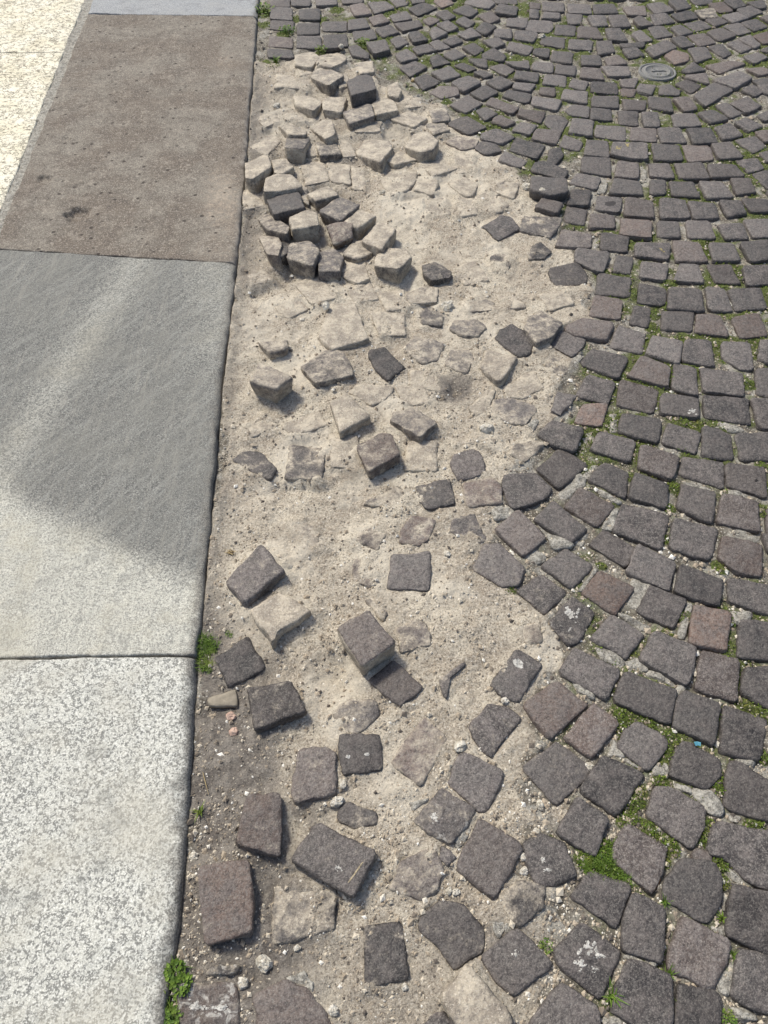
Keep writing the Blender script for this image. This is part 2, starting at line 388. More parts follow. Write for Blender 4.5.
# laid paving: tile: outline | outline ... ; options after '#': b brown, d dusty, w white marks, h raised, =phrase when others are described by it
LAID = {
'A': """205,-33 362,62 345,150 305,245 150,110 155,60 #=cobble with a dry leaf at its corner
430,105 545,120 578,165 575,290 520,362 355,265 360,195 #=cobble with a pebble on its top edge
560,-40 800,0 830,200 768,230 690,190 600,100 545,90 540,50
640,215 800,245 790,480 740,470 610,405 620,300
56,155 216,215 160,385 -14,260
230,240 355,305 345,525 190,465 200,330
430,340 615,430 600,520 540,620 370,545 380,470
655,470 780,490 790,725 720,700 630,655
215,510 380,580 385,768 260,790 145,710 160,640
415,615 540,630 580,660 575,810 400,810""",
'B': """445,360 600,480 520,665 365,535 340,480 #=cobble with white splashes
370,610 510,700 520,800 400,860 240,770 300,690
190,385 325,520 320,545 180,655 110,600 40,500 #=dark cobble beside the pale loose block
290,15 370,35 420,165 340,205 270,205 235,130 215,50 #=cobble with faint white scuffs beside the moss""",
'w': """590,230 640,250 850,400 690,705 460,520""",
'z': """540,30 660,50 800,190 790,330 620,425 560,330 410,190 440,120 #d""",
'C': """435,40 580,95 550,255 390,180 410,80
595,100 768,160 735,315 580,280
245,165 365,235 360,275 290,360 165,265 200,200
430,240 580,320 570,385 525,430 375,380 400,300 #=cobble with a blue paint chip
110,300 275,375 170,540 20,440 #t=ridged lighter cobble
610,325 660,325 720,380 800,410 790,555 690,545 600,500
320,425 400,440 515,510 510,590 460,675 290,540
490,680 540,690 545,730 500,740 470,700 #t""",
'D': """340,5 470,100 320,235 215,95 #b
495,95 595,170 490,310 385,225 #b
345,250 470,340 465,390 345,495 210,350 #d
430,465 560,555 500,705 355,610""",
't': """440,375 685,480 660,560 580,715 520,715 355,560 400,440
480,210 590,90 700,110 790,170 610,395 500,290 #d""",
'E': """200,525 400,600 370,735 150,640
250,15 400,90 375,205 205,125
420,95 590,160 570,260 400,205 415,160
610,150 800,185 790,300 612,245
95,120 235,190 155,295 25,210 #B=reddish cobble
300,185 440,240 390,350 245,285
475,255 620,290 605,440 460,405 #B=brown square cobble
660,320 800,330 800,480 650,465
140,295 270,375 200,475 150,435 60,395 #=cobble with a chipped lower edge
315,365 480,425 465,540 445,580 255,475
510,440 650,480 645,645 480,595
680,510 800,505 800,680 665,610""",
'F': """415,425 600,520 545,635 365,530
410,225 500,290 430,410 395,415 320,330 #dw=chalky cobble at the edge of the sand
285,135 385,210 295,290 185,205 #d
385,30 490,100 410,190 290,100""",
'n': """330,510 420,500 570,650 530,740 430,755 260,650 #d""",
'G': """185,50 345,75 330,170 175,125
370,90 495,130 480,215 345,170
510,100 620,135 635,240 505,220
640,135 800,125 800,235 665,240
95,120 240,165 215,245 60,195
265,175 415,225 385,315 250,265
430,225 590,250 590,355 415,295
605,250 755,270 760,390 605,340 #=cobble with a small black dot
110,250 210,290 200,390 50,320
240,290 370,335 360,430 215,385
425,335 560,365 545,490 410,425
590,375 730,405 735,525 565,485
765,425 830,440 830,540 770,530
185,415 370,460 340,595 150,520
396,470 570,515 535,640 380,590
590,545 745,580 740,705 640,680 575,630 #b
110,520 235,590 200,670 55,580
750,535 800,545 800,610 770,600""",
'H': """450,20 550,15 525,105 420,90 #B=small reddish cobble between mortar joints
330,80 455,110 420,200 350,180 270,135 #hd
360,190 470,260 360,350 265,275
140,300 260,290 325,350 300,390 170,435 130,340 #=bluish dark cobble
335,400 465,515 405,565 260,475
440,350 580,425 510,505 380,425 #=cobble wedged between mortar lumps
195,440 300,550 215,620 100,515""",
'I': """90,10 220,30 215,105 80,95
255,50 360,75 355,140 245,130
375,65 500,75 515,160 370,150
520,65 595,75 630,165 535,155
610,75 740,70 765,150 640,160
75,100 185,120 175,195 55,180 #b
235,140 300,155 290,230 220,210 #=small cobble with moss on its right side
345,165 470,165 465,245 345,235
485,175 580,180 610,265 480,245 #b
625,190 730,170 770,260 660,270 #b
20,190 155,205 125,275 0,260 -50,230
170,220 280,255 265,335 140,305
310,260 425,285 415,370 285,330
440,275 540,280 555,385 425,360
585,285 695,290 710,395 655,395 590,350
740,280 800,275 800,380 730,350
65,315 210,345 170,430 20,375
265,340 375,385 370,465 210,420
395,375 480,390 490,500 385,470
500,390 665,410 670,500 510,480
720,395 800,395 800,510 725,490
180,435 330,480 310,570 165,540
345,490 490,510 495,590 340,570 #v=cobble with a white splat
515,500 690,515 695,615 520,590
700,510 800,510 800,630 735,625""",
'J': """470,415 580,450 550,535 425,500
360,240 460,275 455,300 405,345 305,290""",
'K': """50,0 150,20 145,85 35,75
195,15 290,15 320,85 205,75
325,15 450,10 490,85 345,85
480,15 610,20 660,75 500,80
615,0 715,-10 750,40 680,60
695,65 768,45 800,100 768,140
35,85 150,100 170,165 10,155
205,95 275,95 280,160 205,160
295,100 410,105 440,175 310,165
440,100 550,105 605,175 480,180
590,85 680,85 710,150 620,165
90,175 215,195 220,275 80,260
250,175 370,190 400,275 255,275
385,195 510,205 535,275 415,280
535,190 635,190 665,250 580,270 #=cobble with a pale chip on its left side
645,185 768,185 780,245 690,245
65,280 210,290 210,370 60,355 #b
240,290 340,295 350,370 240,365
375,290 485,290 520,375 390,370
530,305 640,300 680,375 570,375
650,285 768,280 800,360 700,370
135,395 300,395 290,475 130,455 #=cobble with a yellowish scrape
315,385 440,395 480,485 330,480
490,395 600,395 640,480 510,480
640,395 768,380 790,470 690,485
45,455 125,465 105,545 25,530
165,485 290,500 275,575 155,560
345,495 430,500 460,585 320,575
475,500 590,500 635,590 520,590
650,510 768,500 800,590 670,600""",
'L': """165,10 210,5 330,50 300,90 150,50
155,75 320,90 325,150 250,165 150,140 #H=tall raised cobble with a dark gap under it
205,175 300,205 275,250 170,220 #h
370,60 485,85 460,140 330,110
345,140 440,145 425,215 325,210
470,170 585,180 575,250 460,235 #=cobble with a dark round stain
320,220 415,240 405,310 310,290
440,255 550,265 555,325 430,320
300,330 440,355 435,420 270,410 #d
490,345 620,365 610,440 485,425
370,420 525,440 500,535 465,530 360,480
235,520 370,490 415,545 410,590 275,605 245,570 #d=worn cobble alone at the sand edge""",
'N': """10,70 120,35 185,90 80,120
145,30 200,15 280,50 230,70
230,-10 340,-10 345,45 300,35
360,45 430,20 510,55 460,95
455,10 590,0 595,50 520,35
620,10 740,15 735,75 610,50
125,130 230,90 310,130 205,185
260,70 310,60 380,85 330,105
340,130 420,90 500,135 420,175
520,60 655,75 645,130 505,105
0,190 60,150 160,160 175,205 70,230 #d
240,195 330,150 410,190 320,240
510,130 640,140 600,185 500,165
470,175 610,205 590,250 560,255 440,215
120,265 230,210 310,260 215,315 #=cobble beside the moss at the top of the sand
370,220 535,285 490,320 335,260
275,300 340,280 400,320 335,360
540,290 690,310 665,380 530,325
710,330 800,340 830,365 790,435 720,410 690,380
390,340 420,325 510,370 460,395 375,365
110,370 220,330 340,400 235,445 120,390 #d=large dusty cobble at the sand edge
550,370 640,390 600,445 490,420
310,435 400,410 510,460 430,500 310,470
510,465 690,510 640,590 480,540
310,490 400,505 430,545 340,565 265,530 #d
95,490 160,455 290,480 270,520 190,535 #D
450,545 585,605 545,645 410,595
720,535 780,520 800,570 740,640 700,620""",
'M': """10,10 140,20 135,75 0,50
160,25 275,35 270,90 150,75
310,40 420,50 450,115 305,100
430,35 590,35 600,90 480,95
90,85 215,95 215,160 80,140
255,110 350,130 330,180 235,155
370,125 520,135 530,205 370,190
540,120 650,105 625,165 560,155
660,135 760,150 730,205 640,180
65,160 155,165 150,215 60,200
205,170 345,190 345,260 190,225
545,170 640,175 620,220 550,210 #b
20,215 190,240 160,300 10,265
375,215 530,215 530,285 375,275
560,235 700,240 690,300 570,295
215,300 260,265 355,280 350,345 240,325 #=cobble with a yellow chip
370,285 490,295 490,360 365,350
530,300 645,310 650,390 540,385
670,310 768,310 780,395 690,395
120,325 240,345 215,410 95,385
255,345 385,360 370,450 235,430
400,390 570,400 570,485 390,455
610,405 755,405 760,490 600,480
40,410 190,420 160,500 10,470
205,445 315,490 295,545 180,515
345,480 470,485 475,580 325,565
500,490 700,495 710,590 610,585 490,560 #=cobble with yellow lichen
130,525 300,565 265,640 110,595
315,580 480,585 485,695 310,665
510,600 655,605 650,710 505,690""",
'O': """250,60 320,10 395,60 290,75
400,30 550,0 640,20 480,80
270,90 400,75 415,140 300,110
440,115 600,65 680,100 575,165
215,140 280,115 370,150 310,200
120,155 180,145 245,185 230,210 120,205
320,210 440,135 570,175 480,220 400,275
610,175 680,145 745,190 690,215
670,120 768,105 800,160 768,180
50,215 180,225 200,310 60,280
200,225 290,215 350,290 270,305
455,270 520,255 610,320 545,345
540,260 640,220 730,275 640,315
190,325 330,315 370,390 210,400
350,310 440,295 530,350 430,375
570,370 640,345 740,395 660,425
700,330 768,300 800,350 750,360
105,400 240,405 280,495 130,490
280,405 425,405 470,490 330,500
450,400 540,375 620,450 500,475
575,480 690,455 760,520 680,555
690,430 768,415 800,470 760,490 #b
70,500 235,510 260,600 90,595
255,510 410,510 445,595 290,610
430,500 540,490 625,580 480,590
570,610 690,585 755,640 660,680
720,560 768,540 800,590 768,610""",
'P': """40,20 130,10 210,60 90,80
170,0 260,-10 310,40 230,60
300,-10 420,-20 440,20 340,30
410,20 500,10 560,65 480,75 #b
500,0 590,-10 640,30 570,50
580,55 660,30 740,70 650,105
640,10 740,0 760,40 720,50
725,100 800,75 800,140
0,90 85,145 0,155 -40,110
65,85 155,75 210,130 90,150
190,85 300,60 350,105 240,125
325,60 440,45 470,100 380,110 #D
390,110 470,95 530,130 450,155
490,90 580,70 650,105 560,135
0,175 80,240 0,250 -50,200
45,160 140,155 200,210 90,230
185,160 240,145 320,190 240,215
265,140 370,120 430,165 330,190
400,190 490,165 580,210 480,245
500,155 590,135 670,190 590,210
600,135 700,110 768,160 690,185
680,215 768,185 800,250 740,260 #b
40,285 160,235 225,280 90,340
190,225 260,215 330,270 250,285
285,210 390,200 460,255 360,275
525,260 590,235 670,285 610,315
590,230 660,205 725,265 690,285
150,330 200,295 290,320 290,360 210,385 #B
290,290 400,280 435,340 340,370
410,280 490,265 550,320 500,345
620,335 710,310 768,340 690,380
720,300 800,260 800,320
640,410 740,400 800,430 720,450 #b""",
'Q': """75,10 200,15 205,70 80,60
230,20 360,30 370,80 230,75
380,25 500,20 530,75 390,80
560,40 690,30 700,90 590,85
0,10 60,20 60,50 0,45
0,50 55,60 50,110 0,100
85,65 180,75 180,110 75,105
220,80 315,85 305,140 230,140
345,90 450,90 470,150 380,155
470,90 570,85 610,155 500,160
590,90 690,95 740,150 640,155
0,120 130,125 140,165 110,195 0,185 -30,165
155,145 275,155 270,215 150,205
290,155 400,160 440,230 285,220
450,165 540,165 590,245 480,235
560,175 690,175 735,240 610,245
700,165 768,155 800,200 768,230
-90,180 20,185 50,200 20,250 -90,230
70,215 210,225 205,290 65,260
240,235 375,240 370,300 230,290
400,245 490,240 510,310 410,325
540,260 690,250 680,280 560,285
555,290 640,280 690,330 600,345
30,290 120,290 110,345 20,320
135,300 260,315 250,380 130,360
310,330 420,330 430,390 310,385
450,350 530,330 590,380 470,390""",
'R': """210,0 330,-20 395,15 350,50 210,20
380,-10 520,-10 520,25 400,20
20,0 110,-10 145,20 70,45 #B
135,60 220,25 290,65 240,100
415,20 530,40 515,90 390,70
35,75 100,55 155,100 90,120
0,95 60,120 0,150 -40,120
285,90 370,65 420,110 360,140
155,125 200,95 270,130 230,165
465,105 590,105 580,165 460,150
40,140 110,120 170,160 110,190
270,175 320,130 400,155 340,205
0,180 30,155 105,195 20,235
165,200 250,165 310,210 220,230
395,175 490,170 490,225 385,215
75,245 150,210 205,245 130,270
315,240 410,220 450,260 390,285
0,255 50,235 120,285 40,300
195,280 260,255 325,295 270,330
480,245 620,280 590,330 460,290
80,325 150,290 215,330 140,360
315,320 380,285 455,330 440,365 320,345
0,345 50,325 125,375 20,400
220,350 280,330 345,365 340,405 240,380
480,330 600,345 595,410 460,380""",
'S': """60,30 140,15 190,80 90,90 #b
170,15 270,5 330,45 210,80
300,-5 380,-10 410,25 340,40
410,50 500,10 580,45 470,95
420,-15 500,-20 510,10 440,20
170,105 250,80 300,125 205,150
300,90 400,65 430,110 330,130
330,140 470,120 495,155 380,185
460,110 540,85 610,115 530,150
50,120 150,105 180,160 50,180
75,190 200,175 220,230 90,245
210,170 300,145 355,190 260,220
490,185 580,155 650,195 560,230
410,195 470,185 530,235 440,250
300,235 360,210 410,255 340,285
160,255 270,235 300,295 205,320 #h
540,250 600,235 665,280 590,300
435,285 530,260 580,300 470,325
50,280 100,265 175,320 170,350 80,330
335,325 400,290 470,345 370,370
500,355 590,325 660,370 570,400
360,400 450,365 520,400 420,460
445,465 520,440 605,490 500,540""",
'T': """125,40 250,45 255,120 120,110
295,55 420,50 420,115 300,110
125,0 240,-10 240,40 120,35
250,-10 360,-10 360,35 250,30
395,-10 520,-10 520,25 400,30
550,-10 680,-10 670,15 560,20
125,120 265,125 255,185 120,170
280,140 415,135 415,200 285,205
430,130 580,125 580,185 440,185
115,215 255,225 255,285 110,275 #bd
285,215 420,215 430,290 280,285
445,210 575,200 590,275 450,290 #=dark cobble with a white chip at the top of the sand
105,290 250,300 260,345 110,340""",
}

# dislodged and half buried cobbles: tile, outline of the top face, height of its centre (mm), slope to the right, slope away, dust, sand cover, brown, description
LOOSE = [
('T', "270,330 380,310 415,340 370,400 270,385", 8, 0, -.15, .85, 0, 0, "tan cobble just under the intact row by the kerb"),
('T', "410,340 500,305 580,340 560,370 490,400 400,380", 10, 0, -.2, .75, .1, 0, ""),
('a', "440,185 500,160 620,210 530,270 430,225", 22, .1, -.1, .7, 0, 0, "diamond shaped pale cobble near the top of the heap"),
('a', "220,205 290,210 430,240 400,290 280,280 210,285", 2, 0, -.1, .75, .35, 0, ""),
('a', "320,340 400,330 495,370 440,420 340,385", 14, 0, -.15, .9, .1, 0, ""),
('a', "500,370 540,340 640,345 610,430 500,415", 18, 0, -.1, .85, 0, 0, ""),
('b', "45,250 120,205 190,215 215,290 70,330", 36, .05, -.2, .22, 0, 0, "darkest loose cobble at the top of the heap"),
('b', "20,430 160,380 190,390 205,450 60,500", 32, .1, -.1, .5, 0, 0, "grey loose cobble with a white band"),
('b', "190,380 240,345 320,360 345,420 220,445", 18, 0, -.1, .9, 0, 0, ""),
('b', "80,510 160,475 245,490 240,545 90,550", 12, 0, -.1, .9, .1, 0, ""),
('b', "85,135 195,125 205,190 120,200", 6, 0, -.1, .85, .1, 0, ""),
('b', "285,275 345,250 365,300 350,340 290,330", 16, 0, -.1, .9, 0, 0, "small pale upright cobble below the dark paving edge"),
('b', "340,375 420,335 490,350 490,395 380,405", 2, 0, -.1, .8, .4, 0, ""),
('b', "390,640 440,560 520,550 590,600 560,650 480,670", 42, .12, -.1, .85, 0, 0, "big tan cobble with a dark right face"),
('b', "145,600 290,605 310,640 240,730 100,680", 18, .15, -.15, .8, 0, 0, "whitish flat faced cobble"),
('a', "590,605 650,600 700,690 620,700", 12, -.1, -.1, .85, .1, 0, ""),
('b', "280,720 350,665 470,675 460,715 330,745", 10, 0, -.1, .9, .1, 0, ""),
('a', "245,520 300,500 400,545 390,565 290,560", 26, 0, -.2, .75, 0, 0, ""),
('a', "285,580 400,570 412,600 380,650 268,642", 32, 0, -.25, .4, 0, 0, "grey cube with a brown front face beside the gutter"),
('a', "430,530 490,480 545,475 570,560 510,590", 26, .25, -.1, .85, 0, 0, ""),
('a', "455,615 570,600 605,680 480,690", 14, 0, -.15, .6, 0, 0, ""),
('a', "390,640 450,620 470,690 400,690", 8, 0, 0, .9, .1, 0, ""),
('a', "255,450 320,410 390,480 280,470", 2, 0, -.2, .9, .6, 0, ""),
('c', "60,80 190,20 200,100 100,170 55,165", 38, .1, -.2, .85, 0, 0, "tan cobble leaning against the kerb"),
('c', "215,60 300,50 340,100 280,140 230,130", 22, 0, -.15, .75, 0, 0, ""),
('c', "180,165 250,140 340,150 395,215 290,235 165,245", 48, 0, -.15, .82, 0, 0, "pale cobble with a chipped lower edge"),
('c', "185,295 370,245 410,340 230,380", 48, .05, -.1, .25, 0, 0, "flat topped blue grey cobble in the heap"),
('c', "425,260 555,215 615,265 480,300", 46, .05, -.1, .8, 0, 0, "pale topped cobble with dark brown sides"),
('c', "505,365 610,280 735,330 630,420", 46, .05, -.12, .55, 0, 0, "cobble with a dark patch on its dusty top"),
('d', "0,400 50,355 155,390 50,460 -40,440", 45, 0, -.1, .9, 0, 0, ""),
('d', "75,540 170,430 270,470 190,590", 46, .1, -.12, .85, 0, 0, "large tan cobble at the right end of the heap"),
('c', "325,400 430,355 480,375 500,445 340,470", 56, 0, -.15, .85, 0, 0, "tan cobble with a rounded ridge in the heap's middle"),
('c', "130,410 200,375 320,460 300,500 190,470", 30, .15, -.2, .6, 0, .5, "reddish tilted cobble in the heap"),
('c', "545,455 640,430 695,440 690,520 590,560", 44, .1, .35, .45, 0, .9, "brown cobble standing on edge"),
('d', "0,570 70,540 160,580 120,620 40,650 -40,620", 14, 0, -.1, .7, 0, 0, ""),
('c', "135,515 250,520 270,560 250,630 190,620", 38, .2, -.2, .7, 0, .6, ""),
('c', "330,560 440,540 490,600 460,690 310,640", 48, .05, -.12, .5, 0, 0, "white flecked cobble at the front of the heap"),
('c', "490,620 590,590 640,640 620,725 500,725", 30, 0, -.15, .4, 0, 0, "rounded grey cobble at the front of the heap"),
('d', "160,640 230,590 330,600 360,640 290,710 150,690", 46, .1, -.15, .8, 0, 0, "big rounded tan cobble in front of the heap"),
('g', "20,95 90,40 160,70 170,110 100,135", 12, 0, -.1, .85, 0, 0, ""),
('d', "185,190 260,110 400,110 390,190 345,235 250,270", 4, 0, -.1, .98, .3, 0, ""),
('d', "385,235 400,180 515,170 525,200 500,265", 10, 0, -.1, .9, .05, 0, ""),
('d', "590,190 690,160 768,210 730,275 660,260", 5, 0, -.05, .95, .2, 0, ""),
('d', "650,290 740,285 765,380 640,400", 4, 0, -.05, .95, .35, 0, ""),
('e', "150,400 240,370 350,450 300,490 180,485", 4, 0, 0, .95, .3, 0, ""),
('e', "275,305 420,320 380,410 230,350", 6, 0, -.08, .9, .05, 0, ""),
('e', "210,420 300,385 330,300 240,330", 4, 0, 0, .6, .5, 0, ""),
('e', "310,510 360,520 420,590 290,660 200,575", 4, 0, 0, .28, 0, 0, "dark diamond shaped cobble alone in the upper sand"),
('h', "250,110 290,65 370,120 345,190 260,160", 0, 0, 0, .45, .4, 0, ""),
('h', "480,60 540,10 610,70 560,110 470,110", 3, 0, 0, .4, .3, 0, ""),
('L', "110,265 290,275 290,310 240,370 95,335", 5, 0, 0, .45, .05, 0, "wide dusty grey cobble bordering the sand"),
('h', "30,180 150,120 235,240 90,265", 2, 0, 0, .97, .4, 0, ""),
('h', "90,390 150,330 270,375 250,420 100,430", 2, 0, 0, .6, .3, 0, ""),
('h', "30,480 160,480 215,520 170,570 60,565 5,530", 12, 0, -.1, .6, 0, 0, ""),
('J', "165,215 215,240 265,250 240,330 195,345 100,270 120,240", 12, 0, -.05, .3, 0, 0, "dark cobble leaning beside the light mottled one"),
('J', "230,190 285,165 375,210 330,260 270,290 220,230", 18, 0, -.15, .62, 0, 0, "light mottled cobble tipped at the sand edge"),
('J', "330,340 415,370 410,395 360,425 300,380", 0, 0, 0, .45, .3, 0, ""),
('k', "280,0 460,40 370,175 340,180 245,100", 16, .1, -.15, .75, 0, 0, "dusty tilted cobble above the dark hollow"),
('k', "60,0 180,0 205,50 165,130 130,130 30,80", 8, 0, -.1, .55, .1, 0, ""),
('k', "320,300 430,290 560,330 570,370 520,445 430,435 320,390", 4, 0, -.05, .5, .25, 0, ""),
('J', "350,490 430,500 360,580 325,560", 6, 0, 0, .35, 0, 0, ""),
('k', "450,570 560,540 630,560 510,670 410,620", 2, 0, 0, .55, .35, 0, ""),
('k', "75,630 200,590 240,620 275,720 200,760 110,770 70,690", 5, 0, 0, .25, .05, .3, ""),
('k', "90,545 240,530 335,530 335,560 95,568", 0, 0, 0, .6, .55, 0, ""),
('g', "500,30 570,10 670,70 655,100 550,118 510,80", 14, 0, -.1, .5, 0, 0, ""),
('g', "390,210 520,150 580,170 585,250 430,260", 6, 0, -.05, .7, .1, 0, ""),
('g', "475,300 560,275 620,340 610,390 490,380", 4, 0, -.05, .5, .2, 0, ""),
('g', "390,550 450,450 510,470 620,500 580,600 500,615", 2, 0, -.05, .55, .3, 0, ""),
('g', "165,550 265,515 380,640 290,722 220,650", 12, 0, -.05, .3, 0, 0, "dark jagged cobble in the upper middle of the sand"),
('j', "480,0 620,10 690,130 490,95", 4, 0, 0, .95, .35, 0, ""),
('g', "180,310 385,320 390,450 240,450", 6, 0, -.05, .9, .2, 0, ""),
('f', "600,260 745,250 830,470 610,530 530,460", 14, 0, -.06, .98, .1, 0, "widest sand coated block in the upper sand"),
('f', "380,130 540,95 640,220 490,260", 10, .05, -.1, .85, .1, 0, ""),
('f', "170,490 345,475 330,530 240,550", 28, .05, -.1, .7, 0, .3, "small cobble just above the clean loose cube"),
('f', "430,640 570,540 680,545 740,685 510,735", 20, 0, -.1, .6, 0, .2, "two toned cobble, dusty left and dark right"),
('px', "260,362 292,376.5 275,388 250,380", 62, 0, -.05, .72, 0, .3, "clean loose cube lying free on the sand by the kerb"),
('j', "0,190 100,140 240,270 60,372", 28, .03, -.06, .85, 0, .1, "sharp edged tan cube beside a crack"),
('i', "120,350 260,270 350,330 170,410", 0, 0, -.05, .9, .5, 0, ""),
('i', "80,540 130,485 240,490 345,590 300,655 200,610", 10, 0, -.1, .35, .05, 0, "striped grey cobble nearest the kerb"),
('i', "420,450 640,470 620,580 610,655 395,640", 8, 0, -.16, .5, .3, 0, "cobble with only its lower half swept clean"),
('j', "0,380 160,400 180,590 0,580", 6, 0, 0, .85, .2, 0, ""),
('j', "160,450 300,380 370,385 410,500 230,605", 34, .08, -.05, .55, 0, .8, "brown tilted cube with a dark right side"),
('j', "385,250 500,230 640,310 540,395 370,305", 22, .05, -.12, .5, .05, .2, ""),
('j', "110,130 180,80 380,100 340,170 250,210", 6, 0, 0, .8, .25, 0, ""),
('j', "440,600 470,420 640,430 640,605", 6, 0, 0, .9, .1, .2, ""),
('m', "260,260 460,150 505,180 485,295", 3, 0, 0, .6, .35, 0, "triangular corner of a buried cobble"),
('m', "185,470 330,380 390,440 350,545", 3, 0, 0, .55, .35, .6, ""),
('m', "490,440 540,330 690,360 640,480 590,510 480,490", 2, 0, 0, .45, .25, .7, ""),
('m', "570,160 780,110 810,260 640,295 610,260", 4, 0, 0, .35, .1, 0, "grey cobble with pale scratches"),
('n', "205,135 370,100 430,160 430,250 225,275 210,200", 5, 0, 0, .5, .1, .8, "brownish cobble left of the bluish one"),
('m', "435,570 655,550 660,785 410,765", 8, 0, 0, .24, 0, 0, "clean square dark cobble alone in the middle of the sand"),
('m', "200,590 290,590 355,690 300,760 200,730", 0, 0, 0, .5, .5, .6, ""),
('n', "140,350 270,320 300,420 350,470 230,530 130,430", 2, 0, 0, .35, .3, 0, "jagged dark patch of cobble left of the paving edge"),
('n', "160,640 220,640 265,710 230,740 150,700", -2, 0, 0, .55, .55, 0, ""),
('l', "360,380 500,540 270,735 155,600", 30, .05, -.05, .3, 0, .2, "raised dark cobble with a pale fragment at its corner"),
('l', "560,260 620,245 700,300 720,400 600,420", 0, 0, 0, .6, .55, .2, ""),
('o', "370,120 540,15 720,125 520,250 500,320", 28, 0, -.1, .85, 0, .6, "sandy wedge shaped cobble with a brown front"),
('o', "155,405 350,280 445,470 235,573", 12, 0, -.03, .3, 0, 0, "grey cobble beside the tuft at the kerb joint"),
('r', "410,-10 660,-50 750,120 450,232", 24, 0, -.06, .32, 0, .3, "thick dark cobble with a reddish front edge"),
('p', "165,290 350,175 510,370 310,510", 58, .03, -.05, .3, 0, .5, "cube resting on top of other cobbles with tan sides"),
('p', "340,130 360,110 460,190 430,240", 6, 0, 0, .6, .2, 0, ""),
('p', "520,300 640,230 700,260 720,380 540,440", 3, 0, 0, .5, .3, .4, ""),
('p', "350,600 500,480 680,640 540,755", 12, 0, -.05, .3, .05, .5, "dark brown cobble under the resting cube"),
('q', "170,190 230,200 275,280 240,290", -1, 0, 0, .5, .55, 0, "tiny visible corner of a buried cobble"),
('q', "110,590 265,490 270,510 170,600 165,710", 0, 0, 0, .35, .3, 0, "curved sliver of a buried cobble"),
('F', "190,435 290,495 195,645 150,630 85,570", 6, 0, 0, .3, .05, 0, "grey cobble with one white spot"),
('q', "600,270 720,260 730,370 640,370", 0, 0, 0, .6, .5, .6, ""),
('s', "310,140 420,60 570,70 590,160 440,270", 4, 0, 0, .5, .25, .1, ""),
('s', "360,270 590,265 615,480 390,500 350,390", 10, 0, 0, .3, 0, .2, "square dark cobble with two white specks"),
('s', "110,360 260,340 340,370 330,620 90,680 70,580", 14, 0, -.08, .45, 0, .5, "rounded cobble with layered brown base"),
('t', "10,440 200,160 340,290 190,560", 3, 0, 0, .5, .25, .8, "broad brownish cobble worn level with the sand"),
('w', "365,50 570,175 430,390 200,250", 8, 0, -.04, .45, 0, .2, "cobble with a white powdery patch"),
('w', "370,390 460,460 400,505 355,470", 4, 0, 0, .3, .05, 0, ""),
('w', "130,480 330,400 380,540 330,680 240,705 60,650", 3, 0, 0, .5, .22, .4, "rounded dusty cobble below the powdery one"),
('v', "290,255 630,420 610,480 500,705 130,475", 30, .02, -.03, .25, 0, .2, "largest dark slab like loose cobble with a scratch line"),
('v', "400,190 470,130 640,190 640,260 500,285 410,250", 4, 0, 0, .4, .25, 0, ""),
('u', "585,95 780,90 780,450 590,405 510,375", 28, -.05, -.03, .3, 0, .8, "brown cobble with a pale slanted left side"),
('x', "290,-180 595,-215 612,215 330,285", 24, 0, -.03, .25, 0, .95, "upright rectangular brown cobble near the kerb"),
('x', "165,540 480,510 520,540 530,790 190,790", 8, 0, 0, .4, 0, .7, "white encrusted cobble beside the green plant"),
('x', "330,470 390,420 510,410 540,430 480,475", 6, 0, 0, .5, .1, 0, "thin grey sliver above the white encrusted cobble"),
('y', "20,590 200,510 330,560 440,700 480,790 60,830", 12, 0, -.03, .25, 0, .6, "dark cobble with a rusty edge at the bottom"),
('y', "150,-60 520,-40 510,190 130,290", 2, 0, 0, .56, .25, 0, "pale dusty flat cobble near the bottom"),
('z', "80,180 310,150 340,490 90,540", 5, 0, 0, .35, .08, 0, "narrow rectangular grey cobble level with the sand"),
('ab', "160,410 240,500 430,720 400,850 150,850 10,610 20,570 90,510", 34, 0, -.04, .8, 0, 0, "pale grey loose block at the bottom"),
('z', "440,770 560,700 640,790 560,850", 6, 0, 0, .3, .1, 0, "dark corner of a cobble at the bottom edge"),
('B', "115,250 200,190 300,215 290,300 200,380 165,350", 4, .1, -.1, .5, .1, 0, "tilted cobble, half tan and half dark"),
('k', "380,220 560,120 620,220 500,290 400,280", 3, 0, 0, .92, .3, 0, ""),
('k', "170,350 290,230 330,240 290,370 220,390", 4, 0, 0, .92, .2, 0, ""),
('c', "390,90 520,60 560,180 420,210", 6, 0, -.05, .95, .25, 0, ""),
('c', "545,70 680,90 690,205 570,180", 6, 0, -.05, .95, .25, 0, ""),
('c', "690,95 768,110 790,240 700,230", 4, 0, -.05, .95, .3, 0, ""),
('b', "300,470 420,430 520,470 440,520", 4, 0, -.05, .9, .25, 0, ""),
('b', "535,420 640,395 655,480 560,490", 6, 0, -.05, .55, .05, 0, ""),
('b', "520,505 620,490 655,540 560,565", 6, 0, -.1, .6, .05, 0, ""),
('a', "100,470 200,420 240,480 150,520", 3, 0, -.1, .9, .4, 0, ""),
('a', "560,235 640,200 665,265 600,285", 10, 0, -.1, .8, 0, 0, ""),
('a', "340,165 425,150 435,200 360,212", 4, 0, -.1, .8, .15, 0, ""),
('a', "60,640 180,570 250,600 160,690", 6, 0, -.1, .92, .25, 0, ""),
('c', "20,250 120,230 170,330 60,350", 3, 0, -.1, .85, .3, 0, ""),
('c', "640,690 768,640 790,740 690,760", 4, 0, -.05, .9, .2, 0, ""),
('c', "240,560 320,550 325,610 260,640", 24, 0, -.2, .35, 0, 0, "blue grey wedge between two tan stones in the heap"),
